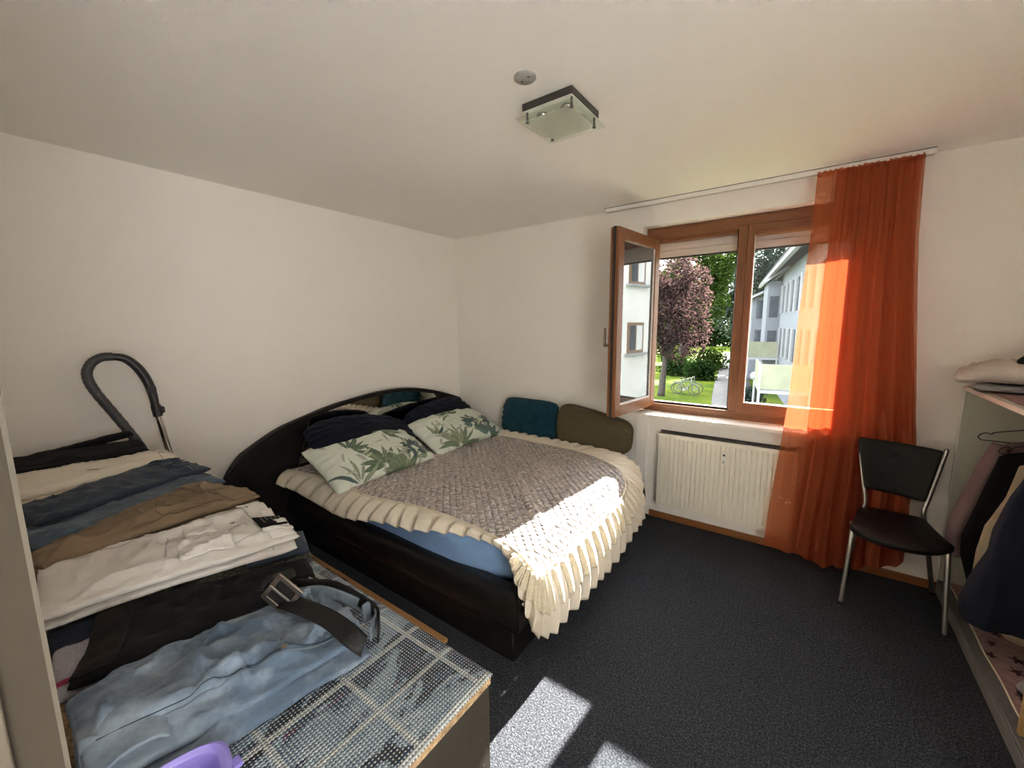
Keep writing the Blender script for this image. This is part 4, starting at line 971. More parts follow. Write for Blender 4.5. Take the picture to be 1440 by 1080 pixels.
# ------------------------------------------------------------------ vacuum cleaner wand parked at the wall
vc = thing('vacuum_cleaner', 'vacuum cleaner with bent black hose and chrome tube standing at the left wall', 'vacuum cleaner', (-2.98, .68, 0))
hx = -3.035
hose = smooth([(hx + .02, .66, .55), (hx + .01, .61, .78), (hx + .005, .545, .965), (hx + .003, .475, 1.125), (hx, .415, 1.26), (hx, .395, 1.345), (hx + .003, .415, 1.405), (hx + .007, .455, 1.435), (hx + .01, .50, 1.438)], 10)
b = B()
n_h = len(hose)
b.tube(hose, lambda t: .0225 + .0012 * math.sin(t * n_h * 2.2), 14); b.build('hose', M['greyplastic'], vc, ang=60)
hd = smooth([(hx + .01, .495, 1.438), (hx + .015, .545, 1.425), (hx + .02, .59, 1.375), (hx + .025, .622, 1.30), (hx + .03, .638, 1.22), (hx + .032, .645, 1.135)], 8)
hdl = B().tube(hd, lambda t: .019 + .005 * math.sin(t * PI), 14).build('handle', M['blackplastic'], vc, ang=60)
B().box((hx + .01, .615, 1.225), (hx + .055, .655, 1.265), bev=.006).build('trigger', M['blackplastic'], hdl)
B().cyl((hx + .032, .645, 1.15), (hx + .034, .650, 1.085), .024, .022, 18).box((hx + .02, .665, 1.10), (hx + .045, .682, 1.14), bev=.004).build('coupling', M['blackplastic'], vc)
B().cyl((hx + .034, .649, 1.10), (hx + .05, .72, .50), .0165, n=20).cyl((hx + .048, .718, .52), (hx + .06, .765, .10), .019, n=20).build('tube', M['chrome'], vc)
b = B().box((-3.09, .63, .0), (-2.83, .90, .07), bev=.015); b.build('floor_head', M['blackplastic'], vc)

# ------------------------------------------------------------------ chair
ch = thing('chair', 'black padded chair with grey steel legs in front of the orange curtain', 'chair', (.46, 2.95, 0))
SZ = .455
def seat_outline(k=1.):
    P = [(.27, 2.865), (.262, 2.83), (.30, 2.775), (.38, 2.735), (.46, 2.722), (.54, 2.735), (.62, 2.775), (.668, 2.83), (.66, 2.865), (.635, 3.0), (.615, 3.13), (.59, 3.165), (.46, 3.175), (.345, 3.165), (.318, 3.13), (.295, 3.0)]
    c = V((.462, 2.95)); return [tuple(c + (V(p) - c) * k) for p in [(q.x, q.y) for q in smooth([(x, y, 0) for x, y in P], 4, True)]]
b = B(); rings = []
for k, dz in ((.6, -.022), (.955, -.022), (.99, -.012), (1.0, 0), (.985, .014), (.93, .022), (.7, .024), (.35, .021)):
    rings.append([b.bm.verts.new((x, y, SZ + dz - .010 * math.exp(-((y - 2.74) / .05) ** 2))) for x, y in seat_outline(k)])
n = len(rings[0])
for A, C in zip(rings, rings[1:]):
    for k in range(n): b.bm.faces.new((A[k], A[(k + 1) % n], C[(k + 1) % n], C[k]))
b.bm.faces.new(list(reversed(rings[0]))); b.bm.faces.new(rings[-1])
b.build('seat', M['seatblack'], ch, ang=60)
# backrest: curved padded trapezoid
def backf(side):
    def g(u, v):
        s = u * 2 - 1; z = lerp(0.583, .886, v)
        n_ = 5; k = (1 - abs(s) ** 9) ** .3; kv = (1 - abs(2 * v - 1) ** 9) ** .3
        hw_ = lerp(.135, .190, v) * (.965 + .035 * kv)
        y = lerp(3.148, 3.192, v) - .022 * (1 - s * s) * -1 - .012
        th = .014 * min(k, kv)
        zc = lerp(.583, .886, .5); z = zc + (z - zc) * (.97 + .03 * k)
        return (.468 + s * hw_, y + (-th if side else th), z - .012 * s)
    return g
b = B(); b.grid(backf(1), 40, 30); b.grid(backf(0), 40, 30)
bk = b.build('backrest', M['backblack'], ch, ang=60)
b = B()
for i in range(3):
    for j in range(3): b.box((.440 + i * .012, 3.160, .795 + j * .012), (.448 + i * .012, 3.175, .803 + j * .012))
b.build('embossed_mark', plain('emboss', (.03, .03, .03), .5), bk)
LR = .0115
for (sx, foot, knee_) in (('l', (.255, 2.793, .0), (.278, 2.85, .43)), ('r', (.664, 2.775, 0), (.652, 2.845, .43))):
    k = V(knee_); b = B(); pts = smooth([foot, V(foot).lerp(k, .5), V(foot).lerp(k, .9), k + V((0, .02, .018)), k + V((.0, .07, .018))], 6)
    lg = b.tube(pts, LR, 12).build('leg', M['steel'], ch)
    f0 = V(foot); B().cyl(f0, f0 + (k - f0).normalized() * .022, .0125, n=12).build('foot_cap', M['blackplastic'], lg)
for (foot, hip, mid, topp) in (((.298, 3.205, 0), (.335, 3.135, .44), (.348, 3.135, .515), (.294, 3.182, .872)), ((.698, 3.205, 0), (.612, 3.135, .44), (.600, 3.135, .52), (.664, 3.182, .876))):
    lg = B().tube(smooth([foot, V(foot).lerp(V(hip), .5), hip], 6), LR, 12).build('leg', M['steel'], ch)
    f0 = V(foot); B().cyl(f0, f0 + (V(hip) - f0).normalized() * .022, .0125, n=12).build('foot_cap', M['blackplastic'], lg)
    B().tube(smooth([hip, mid, V(mid).lerp(V(topp), .35), topp], 7), LR, 12).sphere(topp, LR, 8).build('back_post', M['steel'], ch)
B().tube([(.335, 3.13, .432), (.612, 3.13, .432)], .009, 10).tube([(.278, 2.9, .432), (.652, 2.9, .432)], .009, 10).tube([(.28, 2.9, .432), (.335, 3.13, .432)], .009, 10).tube([(.652, 2.9, .432), (.612, 3.13, .432)], .009, 10).build('seat_frame', M['steel'], ch)

# ------------------------------------------------------------------ open wardrobe with hanging clothes (right)
wd = thing('open_wardrobe', 'open wardrobe with shelf, pale side panel and grey plinth at the right', 'wardrobe', (1.0, 2.6, 0))
WF = .716
B().box((WF, 3.245, .085), (1.30, 3.264, 1.213)).build('side_panel', M['sidelam'], wd, bevel=.0015)
B().box((WF - .003, 3.244, .085), (WF, 3.265, 1.213)).build('edge_band', M['white'], wd)
B().box((WF - .002, 1.45, 1.213), (1.31, 3.262, 1.233)).build('shelf', M['sidelam'], wd, bevel=.001)
B().box((WF - .005, 1.45, 1.2125), (WF - .002, 3.262, 1.2335)).build('shelf_edge', M['edgelam'], wd)
B().box((WF, 1.45, 0), (WF + .02, 3.26, .062)).build('plinth', M['greylam'], wd, bevel=.003)
B().box((WF - .001, 1.45, .064), (1.31, 3.26, .084)).build('bottom_board', M['greylam2'], wd, bevel=.003)
B().box((1.29, 1.45, .085), (1.305, 3.262, 1.213)).build('back_panel', M['sidelam'], wd)
B().box((WF, 1.45, .085), (1.30, 1.47, 1.213)).build('side_panel', M['sidelam'], wd)
B().cyl((1.0, 1.47, 1.135), (1.0, 3.245, 1.135), .0125, n=16).build('clothes_rail', M['chrome'], wd)
B().lathe([(.028, 0), (.028, -.012), (.016, -.016), (0, -.016)], (1.0, 3.245, 1.135), 20, 'y').build('rail_socket', M['greyplastic'], wd)
b = B().box((.865, 2.86, 1.118), (.94, 2.90, 1.212)); b.build('rail_block', M['pine'], wd, bevel=.002)
# hangers
def hanger(y, xl, xr, zt, label, tilt=0.):
    t = thing('clothes_hanger', label, 'hanger', ((xl + xr) / 2, y, zt), group='wire hangers on the clothes rail')
    xm = (xl + xr) / 2
    B().tube(smooth([(xm, y, zt + .055), (xl + .10, y + tilt * .5, zt + .020), (xl + .05, y + tilt, zt + .004), (xl + .045, y + tilt, zt - .004), (xl + .02, y + tilt, zt - .0), (xl, y + tilt, zt - .02), (xl + .012, y + tilt, zt - .036), (xl + .06, y, zt - .038), (xr - .06, y, zt - .038), (xr, y, zt - .02), (xr - .05, y, zt + .004), (xm, y, zt + .055)], 6), .0028, 6).build('wire', M['blackplastic'], t)
    B().tube(smooth([(xm, y, zt + .055), (xm, y, zt + .10), (xm + .022, y, zt + .122), (xm + .01, y, zt + .149), (xm - .015, y, zt + .145)], 6), .0026, 6).build('hook', M['chrome'], t)
hanger(3.07, .745, 1.22, 1.018, 'black wire hanger carrying the mauve top')
hanger(2.93, .785, 1.22, .985, 'black wire hanger carrying the black jacket')
def garment(name, label, cat, mat, yc, left, xr, th, seed, bottom_tilt=0., wr=.012, n_=2.6, sleeve=None, group='clothes on the rail'):
    """left: [(z, x_left)] from bottom to top"""
    z0, z1 = left[0][0], left[-1][0]
    t = thing(name, label, cat, ((left[0][1] + xr) / 2, yc, z0), group=group)
    xc = (left[0][1] + xr) / 2
    def f(u, v):
        a = u * 2 * PI; z = lerp(z0, z1, v); ca, sa = math.cos(a), math.sin(a)
        xl = interp(left, z); h = (xr - xl) / 2; c = (xr + xl) / 2
        w_ = interp([(0, th), (.75, th * .8), (1, th * .25)], v)
        x = c + math.copysign(abs(ca) ** (2 / n_), ca) * h
        y = yc + math.copysign(abs(sa) ** (2 / n_), sa) * w_
        y += (wr * (nz(x * 12, z * 3, seed) + .5 * nz(x * 30, z * 6, seed))) * (1 - .6 * v) + .012 * math.sin(x * 34 + seed) * (1 - v)
        return (x, y, z + bottom_tilt * (x - xl) * (1 - v) + .02 * sst(.2, 1, v) * (1 - ((x - c) / (h + 1e-6)) ** 2) * v)
    b = B(); b.grid(f, 90, 60, wu=True); b.build('body', mat, t, ang=180)
    if sleeve:
        b = B(); P = smooth(sleeve, 8)
        b.tube(P, lambda q: .034 + .010 * math.sin(q * PI) - .006 * q, 16); b.build('sleeve', mat, t, ang=180)
    return t
garment('knit_top', 'mauve long-sleeved top hanging nearest the wardrobe side panel', 'top', M['mauve'], 3.06,
    [(.30, .80), (.45, .79), (.70, .80), (.90, .82), (.97, .83), (.985, .86)], 1.20, .035, 2, sleeve=[(.825, 3.055, .965), (.795, 3.05, .86), (.760, 3.05, .70), (.722, 3.045, .55), (.708, 3.045, .45), (.722, 3.045, .34)])
tb_ = garment('black_jacket', 'black jacket hanging between the mauve top and the beige shirt', 'jacket', M['blackcloth'], 2.93,
    [(.20, .765), (.25, .75), (.40, .712), (.50, .705), (.645, .732), (.80, .762), (.94, .79), (.96, .84)], 1.22, .055, 5)
garment('beige_shirt', 'beige shirt hanging between the black jacket and the navy coat', 'shirt', M['beigecloth'], 2.805,
    [(.22, .765), (.33, .735), (.40, .734), (.485, .735), (.616, .748), (.77, .796), (.93, .82), (.95, .86)], 1.22, .04, 8)
garment('navy_coat', 'navy coat hanging nearest the camera on the wardrobe rail', 'coat', M['navycloth'], 2.64,
    [(.212, .675), (.283, .667), (.40, .685), (.456, .697), (.555, .727), (.658, .732), (.818, .765), (.93, .80), (.955, .85)], 1.22, .060, 11, wr=.018, n_=6)
# things on the shelf
def heap(name, label, cat, mat, c, rx, ry, h, seed, z0, wr=.02, group=None, kw=1.):
    b = B()
    def f(u, v):
        a = u * 2 * PI; r_ = 1 - v
        x = math.cos(a) * rx * (r_ ** .6) * (1 + .15 * nz(a * 1.2, seed)); y = math.sin(a) * ry * (r_ ** .6) * (1 + .15 * nz(a * 1.2 + 5, seed))
        z = h * (1 - (r_ ** 2.2)) ** .8
        z += wr * (nz(x * 14, y * 14, seed) + .6 * nz(x * 32, y * 32, seed)) * sst(0, .4, v)
        return (c[0] + x, c[1] + y, z0 + max(.0, z))
    b.grid(f, 72, 26, wu=True)
    return tag(b.build(name, mat, ang=180), label, cat, group)
sc = B()
def shelf_cloth(u, v):
    x = lerp(.742, 1.25, u); y = lerp(1.5, 3.235, v); return (x + .012 * nz(y * 5, 1), y, 1.236 + .004 * abs(nz(x * 14, y * 14)))
sc.grid(shelf_cloth, 40, 90)
tag(sc.build('shelf_cloth', M['pinkcloth'], ang=180, solid=.002), 'brownish pink cloth spread on the wardrobe shelf', 'cloth')
bl = B(); s = slab([(0, (.72, 3.10)), (1, (1.15, 2.95))], [(0, .26), (1, .36)], .040, 1.240, 71, .006); bl.bm.free()
tag(s.build('folded_sweater', M['greywool'], ang=180), 'dark grey folded sweater on the shelf under the pale blouse', 'sweater')
s = slab([(0, (.645, 3.12)), (.3, (.78, 3.08)), (1, (1.16, 2.95))], [(0, .22), (.3, .30), (1, .36)], [(0, .07), (.35, .12), (1, .11)], [(0, 1.262), (.25, 1.279), (1, 1.281)], 73, .014, 2.4, wsc=9)
tag(s.build('pale_blouse', mk_cloth('pale_pink_cotton', (.60, .53, .47), .08, 700, wr=.6, wsc=16), ang=180), 'pale pinkish white blouse heaped on the shelf, overhanging its end', 'blouse')
heap('black_garment', 'black garment crumpled on top of the pale blouse on the shelf', 'garment', M['blackcloth'], (.98, 2.98), .17, .16, .075, 75, 1.385)
# floor of the wardrobe: star cloth and small things
stc = B(); rr = random.Random(5)
stars = [(.80, 3.10, .028, .3), (.775, 2.86, .03, .8), (.84, 2.80, .026, .1), (.80, 2.70, .022, .5), (.86, 2.62, .03, .9), (.775, 2.60, .024, .2), (.83, 2.52, .03, .6), (.90, 2.93, .026, .4), (.93, 2.70, .03, 0), (.80, 2.36, .026, .7), (.90, 2.40, .026, .3), (.76, 3.0, .024, .2), (.87, 3.12, .026, .5), (.95, 2.55, .026, .5)]
SNU, SNV = 90, 220; SX0, SX1, SY0, SY1 = .756, 1.27, 2.08, 3.225; cols = []
def star_in(dx, dy, r, a):
    d = math.hypot(dx, dy)
    if d > r: return False
    th = (math.atan2(dy, dx) + a) % (2 * PI / 5) - PI / 5
    return d < r * (.38 / max(.38, math.cos(th) * .0 + 1 - abs(th) / (PI / 5) * .0)) if False else d < r * (.36 + .64 * (abs(th) / (PI / 5)) ** 1.6)
def scf(u, v):
    x = lerp(SX0, SX1, u); y = lerp(SY0, SY1, v)
    x2 = x + .010 * nz(y * 4, 3) * (1 - u)
    cdef = (.34, .225, .22); k = .05 * nz(x * 40, y * 40)
    c = tuple(q + k for q in cdef)
    for sx, sy, r_, a in stars:
        if star_in((x - sx), (y - sy) * .8, r_, a): c = (.06, .022, .03)
    if abs((y * 1.0 + x * .6) % .17) < .006: c = tuple(q * .6 for q in c)
    cols.append(c)
    return (x2, y, .0885 + .008 * max(0, nz(x * 7, y * 5, 9)) * sst(0, .1, u))
stc.grid(scf, SNU, SNV)
o = stc.build('star_cloth', M['stars'], ang=180, solid=.002)
ca = o.data.color_attributes.new('Col', 'FLOAT_COLOR', 'POINT')
for k, c in enumerate(cols): ca.data[k].color = (*c, 1)
tag(o, 'dusty pink cloth with dark stars on the wardrobe floor', 'cloth')
b = B(); b.tube([p for p in smooth([(SX0 + .010 * nz(y * 4, 3), y, .091) for y in np.linspace(SY0, SY1, 30)], 2)], .0035, 6)
o2 = b.build('cloth_hem', M['cream'], o)
# tan cylinder box, black shoe, grey slipper
tag(B().lathe([(.050, 0), (.056, .006), (.058, .05), (.052, .058), (0, .06)], (.905, 2.79, .098), 26).build('beige_pouch', M['beigecloth'], ang=50), 'round beige pouch on the star cloth below the navy coat', 'pouch')
def shoe(name, label, mat, solemat, c, rz, ln=.24, h=.075):
    t = thing(name, label, 'shoe', c, rz)
    b = B()
    def f(u, v):
        a = u * 2 * PI; s = v * 2 - 1; x = s * ln / 2
        w_ = .042 * (1 - abs(s) ** 4) ** .5 * (1 + .12 * s)
        hh2 = (h * (.55 + .45 * (1 - v))) * (1 - abs(s) ** 6) ** .5
        return (x, math.cos(a) * w_, .012 + max(0, math.sin(a)) * hh2)
    b.grid(f, 24, 26, wu=True); b.build('upper', mat, t, ang=60, local=True)
    b = B(); b.grid(lambda u, v: ((v * 2 - 1) * ln / 2 * 1.02, math.cos(u * 2 * PI) * .045 * (1 - abs(v * 2 - 1) ** 4) ** .5, .008 + .008 * math.sin(u * 2 * PI)), 20, 22, wu=True); b.build('sole', solemat, t, ang=60, local=True)
    return t
shoe('slipper', 'grey felt slipper with dark sole on the star cloth beside the wooden frame', M['greywool'], M['blackplastic'], (.90, 2.40, .098), R(200))
shoe('black_shoe', 'black shoe lying behind the grey slipper, beside the beige pouch', M['blackplastic'], M['blackplastic'], (.97, 2.58, .098), R(215))
b = B(); b.grid(lambda u, v: (lerp(.765, .87, u), lerp(2.17, 2.25, v), .0925 + .012 * math.sin(PI * u) * math.sin(PI * v)), 14, 12)
tag(b.build('maroon_cloth', M['maroon'], ang=180, solid=.003), 'small maroon cloth on the wardrobe floor by the wooden frame', 'cloth')
wf = thing('wooden_board', 'pale wooden board with a white tag standing on the wardrobe plinth', 'board', (.80, 2.1, .09))
B().box((.725, 2.115, .090), (1.10, 2.135, .46)).build('front_board', M['pine'], wf, bevel=.002)
B().box((.725, 1.65, .090), (.743, 2.115, .40)).build('side_board', M['pine'], wf, bevel=.002) if False else None
B().box((.76, 2.110, .17), (.80, 2.1145, .235)).build('tag', M['white'], wf)
B().box((.775, 2.06, .0855), (.83, 2.112, .125), bev=.008).build('foot', M['plank'], wf)

# ------------------------------------------------------------------ outdoors
GZ = -2.75
o = B().box((-60, 3.7, GZ - .3), (40, 110, GZ)).build('lawn', M['grass'], smooth=False); struct(o)
b = B(); P = [(-2.2, 14), (-2.45, 20), (-3.55, 27), (-5.0, 37), (-6.6, 50), (-9.3, 70)]
pp = smooth([(x, y, GZ + .02) for x, y in P], 8)
b.grid(lambda u, v: at_curve(pp, u) + V((lerp(-1.0, 1.3, v) * (1 + .0 * u), 0, 0)), 50, 4); struct(b.build('path', M['path'], ang=180, solid=.06))
def leaves(b, c, r, n, size, rr, hollow=.5):
    for k in range(n):
        while True:
            d = V((rr.gauss(0, 1), rr.gauss(0, 1), rr.gauss(0, 1))).normalized()
            break
        q = rr.uniform(hollow, 1.0) ** .6
        lump = 1 + .5 * nz(d.x * 2.9 + c[0], d.y * 2.9 + c[1], d.z * 2.9)
        p = V((c[0] + d.x * r[0] * q * lump, c[1] + d.y * r[1] * q * lump, c[2] + d.z * r[2] * q * lump))
        e = Euler((rr.uniform(-1, 1), rr.uniform(-1, 1), rr.uniform(0, 6.28))).to_matrix(); s = size * rr.uniform(.6, 1.3)
        pts = [p + e @ V(t) * s for t in ((-.5, 0, 0), (0, -.32, .06), (.5, 0, 0), (0, .32, .06))]
        b.bm.faces.new([b.bm.verts.new(t) for t in pts])
def tree(label, x, y, crowns, trunk_h, tr, leafmat, n, size, seed, lean=0, name='tree'):
    rr = random.Random(seed); t = thing(name, label, 'tree', (x, y, GZ), group='trees in the garden')
    tot = sum(r[0] * r[1] * r[2] for _, r in crowns)
    b = B()
    for c, r in crowns: leaves(b, c, r, int(n * r[0] * r[1] * r[2] / tot), size, rr)
    b.build('crown', leafmat, t, smooth=False, fix=False)
    b = B(); b.tube(smooth([(x, y, GZ), (x + lean * .3, y, GZ + trunk_h * .4), (x + lean, y, GZ + trunk_h)], 6), lambda q: tr * (1.15 - .45 * q), 12)
    for c, r in crowns[:5]: b.tube(smooth([(x + lean * .6, y, GZ + trunk_h * .7), V((x + lean, y, GZ + trunk_h)).lerp(V(c), .5), c], 5), lambda q: tr * (.5 - .4 * q), 8)
    b.build('trunk', M['bark'], t, ang=180)
    return t
tree('copper-leaved tree nearest the window, beside the bicycles', -7.15, 25.4, [((-7.0, 25.4, 2.2), (1.6, 1.6, 2.1)), ((-5.9, 25.6, 2.6), (1.3, 1.4, 1.5)), ((-5.5, 25.5, 1.2), (1.0, 1.1, .9)), ((-6.9, 25.3, 4.9), (1.5, 1.8, 1.6)), ((-8.4, 25.4, 3.0), (1.9, 1.8, 2.4)), ((-6.3, 25.2, .2), (1.1, 1.0, .8)), ((-5.4, 25.3, .5), (.8, .8, .7)), ((-7.5, 25.0, .6), (1.0, 1.0, .9)), ((-5.4, 25.6, 3.9), (.8, 1.0, 1.0))], 3.2, .20, M['leaf_red'], 13000, .20, 1, .25)
tree('bright green leafy tree behind the copper-leaved tree', -9.5, 40, [((-8.6, 40, 6.2), (2.6, 2.4, 2.8)), ((-7.2, 39, 3.4), (1.5, 1.5, 1.6)), ((-6.9, 40, 7.4), (1.9, 1.8, 1.9)), ((-10.5, 41, 4.5), (2.6, 2.4, 2.6)), ((-6.9, 39.5, 5.4), (1.3, 1.3, 1.2))], 6.0, .38, M['leaf_green'], 14000, .30, 2, .2)
tree('dark leafy tree overhanging the path', -6.6, 58, [((-8.2, 58, 2.4), (2.0, 1.8, 2.2)), ((-6.4, 58, 4.4), (2.2, 1.9, 2.6)), ((-9.4, 59, 6.2), (3.2, 2.4, 3.4))], 4.0, .25, M['leaf_blue'], 4500, .5, 3)
tree('tall grey-green tree behind the apartment building', -4.2, 50, [((-4.4, 50, 3.6), (2.2, 2.0, 4.6)), ((-2.2, 50, 7.0), (3.0, 2.2, 4.4)), ((-5.2, 51, 8.8), (2.4, 2.2, 3.6)), ((-3.8, 49, -.2), (1.5, 1.4, 1.8)), ((.5, 52, 7.2), (2.6, 2.0, 3.0)), ((-5.0, 50, .5), (1.9, 1.7, 2.6))], 6, .35, M['leaf_blue'], 20000, .34, 4)
tree('distant green tree at the left behind the lawn', -21, 66, [((-21, 66, 2.5), (4.0, 3.0, 3.4)), ((-17, 68, 4.5), (3.6, 3.0, 3.6)), ((-24, 66, 5.5), (4.0, 3.0, 4.0))], 4, .35, M['leaf_green'], 5000, .7, 5)
tree('slim tree with its trunk behind the shrubs', -12.1, 44.5, [((-12.6, 45, 4.2), (2.4, 2.2, 2.6)), ((-11.0, 45, 3.4), (1.8, 1.8, 1.6))], 5, .42, M['leaf_dark'], 3500, .4, 6)
for k, (tx, ty, rx_, rz_, cz_, lm, lb) in enumerate(((-31, 88, 6, 4.2, 1.4, 'leaf_green', 'far green tree at the left end of the tree line'), (-22.5, 93, 5.6, 4.6, 1.8, 'leaf_blue', 'far grey-green tree in the tree line behind the copper-leaved tree'), (-15.5, 90, 4.8, 5.2, 2.4, 'leaf_dark', 'far dark tree where the path ends'), (-8.5, 94, 4.6, 5.4, 2.6, 'leaf_blue', 'far grey-green tree behind the window mullion'), (-1.0, 96, 5, 6, 3, 'leaf_blue', 'far grey-green tree behind the apartment roof'))):
    tree(lb, tx, ty, [((tx, ty, cz_), (rx_, 3.2, rz_)), ((tx - rx_ * .55, ty + 1, cz_ - 1.2), (rx_ * .6, 2.6, rz_ * .7)), ((tx + rx_ * .55, ty + 1, cz_ - 1.0), (rx_ * .6, 2.6, rz_ * .75)), ((tx, ty, GZ + 1.6), (rx_ * .95, 2.4, 1.9))], 4, .4, M[lm], 4200, .85, 40 + k)
def shrub(label, x, y, r, h, mat, n, size, seed):
    rr = random.Random(seed); t = thing('shrub', label, 'shrub', (x, y, GZ), group='shrubs in the garden'); b = B()
    for k in range(4):
        q = (x + rr.uniform(-.5, .5) * r, y + rr.uniform(-.3, .3) * r, GZ + h * .45); leaves(b, q, (r * .8, r * .6, h * .62), n // 4, size, rr, .3)
    b.build('foliage', mat, t, smooth=False, fix=False)
    B().cyl((x, y, GZ), (x, y, GZ + h * .6), .06, .02, 8).build('stem', M['bark'], t)
shrub('dark round shrub between the tree trunk and the bicycles', -9.0, 36.5, 1.5, 1.7, M['leaf_dark'], 1800, .24, 11)
shrub('dark shrub directly behind the bicycles', -6.7, 34.5, 1.3, 1.5, M['leaf_dark'], 1800, .24, 12)
shrub('paler green shrub beside the path', -7.3, 43, 1.7, 2.0, M['leaf_green'], 1500, .3, 13)
shrub('yellow-green shrub far back on the lawn', -12.8, 52, 2.2, 1.6, M['leaf_green'], 1500, .34, 14)
shrub('low green shrub behind the white lamp post', -2.6, 24.5, .9, 1.0, M['leaf_blue'], 1200, .2, 15)
shrub('leafy shrub below the nearest balcony', -.9, 19.6, .8, .8, M['leaf_blue'], 1000, .18, 16)
# bicycles
def bicycle(x, y, rz, label, first=None):
    t = thing('bicycle', label, 'bicycle', (x, y, GZ + .0), rz, group='bicycles on the lawn')
    if first:
        for c in first.children:
            d = c.copy(); COL.objects.link(d); d.parent = t
            for g in c.children:
                e = g.copy(); COL.objects.link(e); e.parent = d
        return t
    for wx in (-.53, .53):
        b = B(); b.tube([(wx + .33 * math.cos(a), 0, .345 + .33 * math.sin(a)) for a in np.linspace(0, 2 * PI, 33)[:-1]], .022, 8, closed=True)
        wh = b.build('wheel', M['rubber'], t, local=True)
        b = B()
        for k in range(14): b.cyl((wx, 0, .345), (wx + .325 * math.cos(k * PI / 7), 0, .345 + .325 * math.sin(k * PI / 7)), .003, n=4)
        b.cyl((wx, -.04, .345), (wx, .04, .345), .022, n=10); b.build('spokes', M['steel'], wh, local=True)
        b = B(); b.grid(lambda u, v, wx=wx: (wx + .365 * math.cos(lerp(.35, 2.9, u)), lerp(-.03, .03, v), .345 + .365 * math.sin(lerp(.35, 2.9, u))), 20, 3); b.build('mudguard', M['steel'], t, local=True, solid=.004)
    A, Bp, C, Dp = V((-.53, 0, .345)), V((-.05, 0, .30)), V((-.20, 0, .86)), V((.38, 0, .84))
    b = B()
    for p, q in ((A, Bp), (A, C), (Bp, C), (Bp, Dp), (C, Dp), (Dp, V((.53, 0, .345)))): b.cyl(p, q, .018, n=8)
    b.build('frame', M['bikepaint'], t, local=True)
    B().cyl(C, C + V((-.03, 0, .12)), .014, n=8).sphere(C + V((-.04, 0, .14)), (.13, .07, .035), 8).build('saddle', M['blackplastic'], t, local=True)
    B().cyl(Dp, Dp + V((-.03, 0, .2)), .014, n=8).tube(smooth([(.16, -.28, 1.03), (.30, -.24, 1.06), (.36, 0, 1.05), (.30, .24, 1.06), (.16, .28, 1.03)], 6), .013, 8).build('handlebar', M['steel'], t, local=True)
    B().cyl((-.05, -.09, .30), (-.05, .09, .30), .09, n=16).box((-.2, .08, .28), (-.10, .16, .30)).box((.0, -.16, .30), (.10, -.08, .32)).build('crank', M['steel'], t, local=True)
    B().box((-.80, -.07, .72), (-.42, .07, .745)).build('rack', M['steel'], t, local=True)
    return t
b1 = bicycle(-6.05, 26.6, R(-8), 'front bicycle parked on the lawn beside the path')
bicycle(-6.0, 27.15, R(4), 'second bicycle standing just behind the front one on the lawn', b1)
# lamp post
lp = thing('lamp_post', 'small white garden lamp post with round head, outside the right pane', 'lamp post', (-1.85, 21.0, GZ))
B().cyl((-1.85, 21, GZ), (-1.85, 21, -.85), .05, .045, 12).build('post', M['postwhite'], lp); B().sphere((-1.85, 21, -.72), .19, 12).build('globe', M['postwhite'], lp)
# apartment building (its balconies and bays are parts)
ab = thing('apartment_building', 'white apartment building with balconies and staggered bays outside the right pane', 'building', (3, 28, GZ))
d0, d1 = V((-2.9, 40, 0)), V((.60, 16.5, 0)); fd = (d1 - d0); FL = fd.length; fd /= FL; fnx = V((-fd.y * -1, fd.x * -1, 0))  # outward
if fnx.x > 0: fnx = -fnx
def FP_(s, out, z): p = d0 + fd * s + fnx * out; return V((p.x, p.y, z))
def fbox(b, s0, s1, o0, o1, z0, z1):
    P = [FP_(s0, o0, z0), FP_(s1, o0, z0), FP_(s1, o1, z0), FP_(s0, o1, z0), FP_(s0, o0, z1), FP_(s1, o0, z1), FP_(s1, o1, z1), FP_(s0, o1, z1)]
    vs = [b.bm.verts.new(p) for p in P]
    for f in ((0, 1, 2, 3), (4, 5, 6, 7), (0, 1, 5, 4), (1, 2, 6, 5), (2, 3, 7, 6), (3, 0, 4, 7)): b.bm.faces.new([vs[i] for i in f])
    return b
EZ = 4.7
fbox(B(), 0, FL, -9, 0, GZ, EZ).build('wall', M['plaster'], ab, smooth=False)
b = B(); P = [FP_(-.6, .7, EZ), FP_(FL + .3, .7, EZ), FP_(FL + .3, -4.5, EZ + 2.6), FP_(-.6, -4.5, EZ + 2.6)]; b.bm.faces.new([b.bm.verts.new(p) for p in P])
P = [FP_(-.6, -9.6, EZ), FP_(FL + .3, -9.6, EZ), FP_(FL + .3, -4.5, EZ + 2.6), FP_(-.6, -4.5, EZ + 2.6)]; b.bm.faces.new([b.bm.verts.new(p) for p in P])
b.build('roof', M['roof'], ab, smooth=False, solid=.22)
fbox(B(), -.6, FL + .3, .62, .80, EZ - .14, EZ + .06).build('gutter', M['postwhite'], ab, smooth=False)
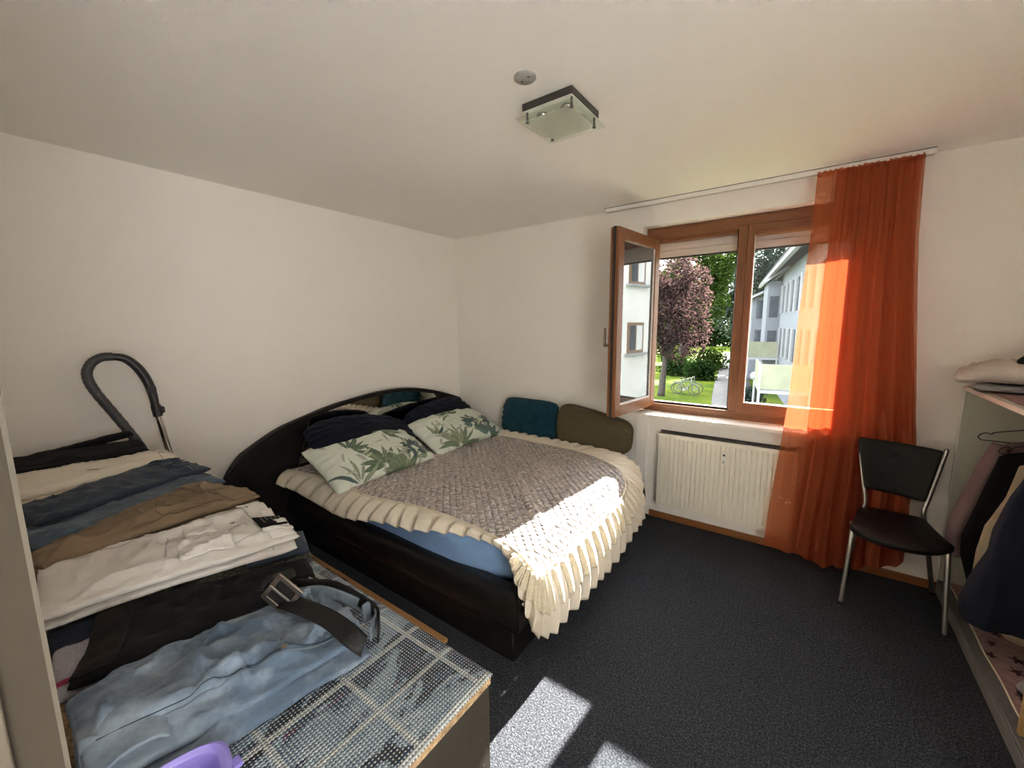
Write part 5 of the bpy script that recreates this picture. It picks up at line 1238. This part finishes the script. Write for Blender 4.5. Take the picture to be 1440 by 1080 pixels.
# bays at the far end with windows facing the camera side
for (s0, s1, o, z0, z1) in ((.3, 3.2, 1.3, GZ, 3.6), (5.0, 8.4, .75, GZ, 4.3)):
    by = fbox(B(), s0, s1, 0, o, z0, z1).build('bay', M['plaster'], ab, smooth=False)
    b = B(); P = [FP_(s0 - .2, o + .3, z1), FP_(s1 + .5, o + .3, z1), FP_(s1 + .5, -.2, z1 + .9), FP_(s0 - .2, -.2, z1 + .9)]; b.bm.faces.new([b.bm.verts.new(p) for p in P]); b.build('bay_roof', M['postwhite'], by, smooth=False, solid=.15)
    for zz in (-.2, 2.0):
        fbox(B(), s1 - .02, s1 + .05, o * .18, o * .82, zz, zz + 1.35).build('bay_window', M['houseglass'], by, smooth=False)
for s in (9.5, 11.4, 13.2, 15.0, 17.0, 19.0, 21.0):
    for zz in (-.3, 2.25):
        wn = fbox(B(), s, s + .75, -.02, .04, zz, zz + 1.6).build('window', M['houseglass'], ab, smooth=False)
        fbox(B(), s - .1, s, -.02, .12, zz - .05, zz + 1.65).build('window_frame', M['postwhite'], wn, smooth=False)
for (s, z, o) in ((2.6, -.10, 1.9), (9.8, -.55, 1.75), (21.6, -.98, 1.75)):
    bp = fbox(B(), s - 2.6, s, 0, o, z - .12, z).build('balcony', M['postwhite'], ab, smooth=False)
    fbox(B(), s - .02, s + .04, .05, o + .02, z + .05, z + 1.02).build('balcony_panel', M['balcony'], bp, smooth=False)
    fbox(B(), s - 2.6, s, o - .03, o + .03, z + .05, z + 1.02).build('balcony_panel', M['balcony'], bp, smooth=False)
    b = B()
    for q in (.1, o): b.cyl(FP_(s, q, GZ), FP_(s, q, z + 1.05), .05, n=8)
    b.build('balcony_post', M['postwhite'], bp)
ch_ = fbox(B(), 14, 15.2, -3.6, -2.6, EZ + 1.5, EZ + 3.2).build('chimney', M['roof'], ab, smooth=False)
# neighbouring wing, mirrored in the open sash
nw = thing('neighbour_building', 'pale plastered wing whose windows are mirrored in the open window sash', 'building', (7, 12, GZ))
B().box((5.4, 5.6, GZ), (9.5, 15.6, 7)).build('wall', M['plasterwall'], nw, smooth=False)
for yy in (9.6, 12.25, 14.2):
    for zz in (.62, 2.95):
        wn = B().box((5.37, yy, zz), (5.43, yy + .95, zz + 1.05)).build('window', M['housewood'], nw, smooth=False)
        B().box((5.355, yy + .12, zz + .10), (5.372, yy + .44, zz + .95)).build('pane', M['houseglass'], wn, smooth=False)
        B().box((5.355, yy + .51, zz + .10), (5.372, yy + .85, zz + .95)).build('net_curtain', M['curtainwhite'], wn, smooth=False)
        B().box((5.22, yy - .12, zz - .08), (5.42, yy + 1.12, zz)).build('window_ledge', M['postwhite'], wn, smooth=False)
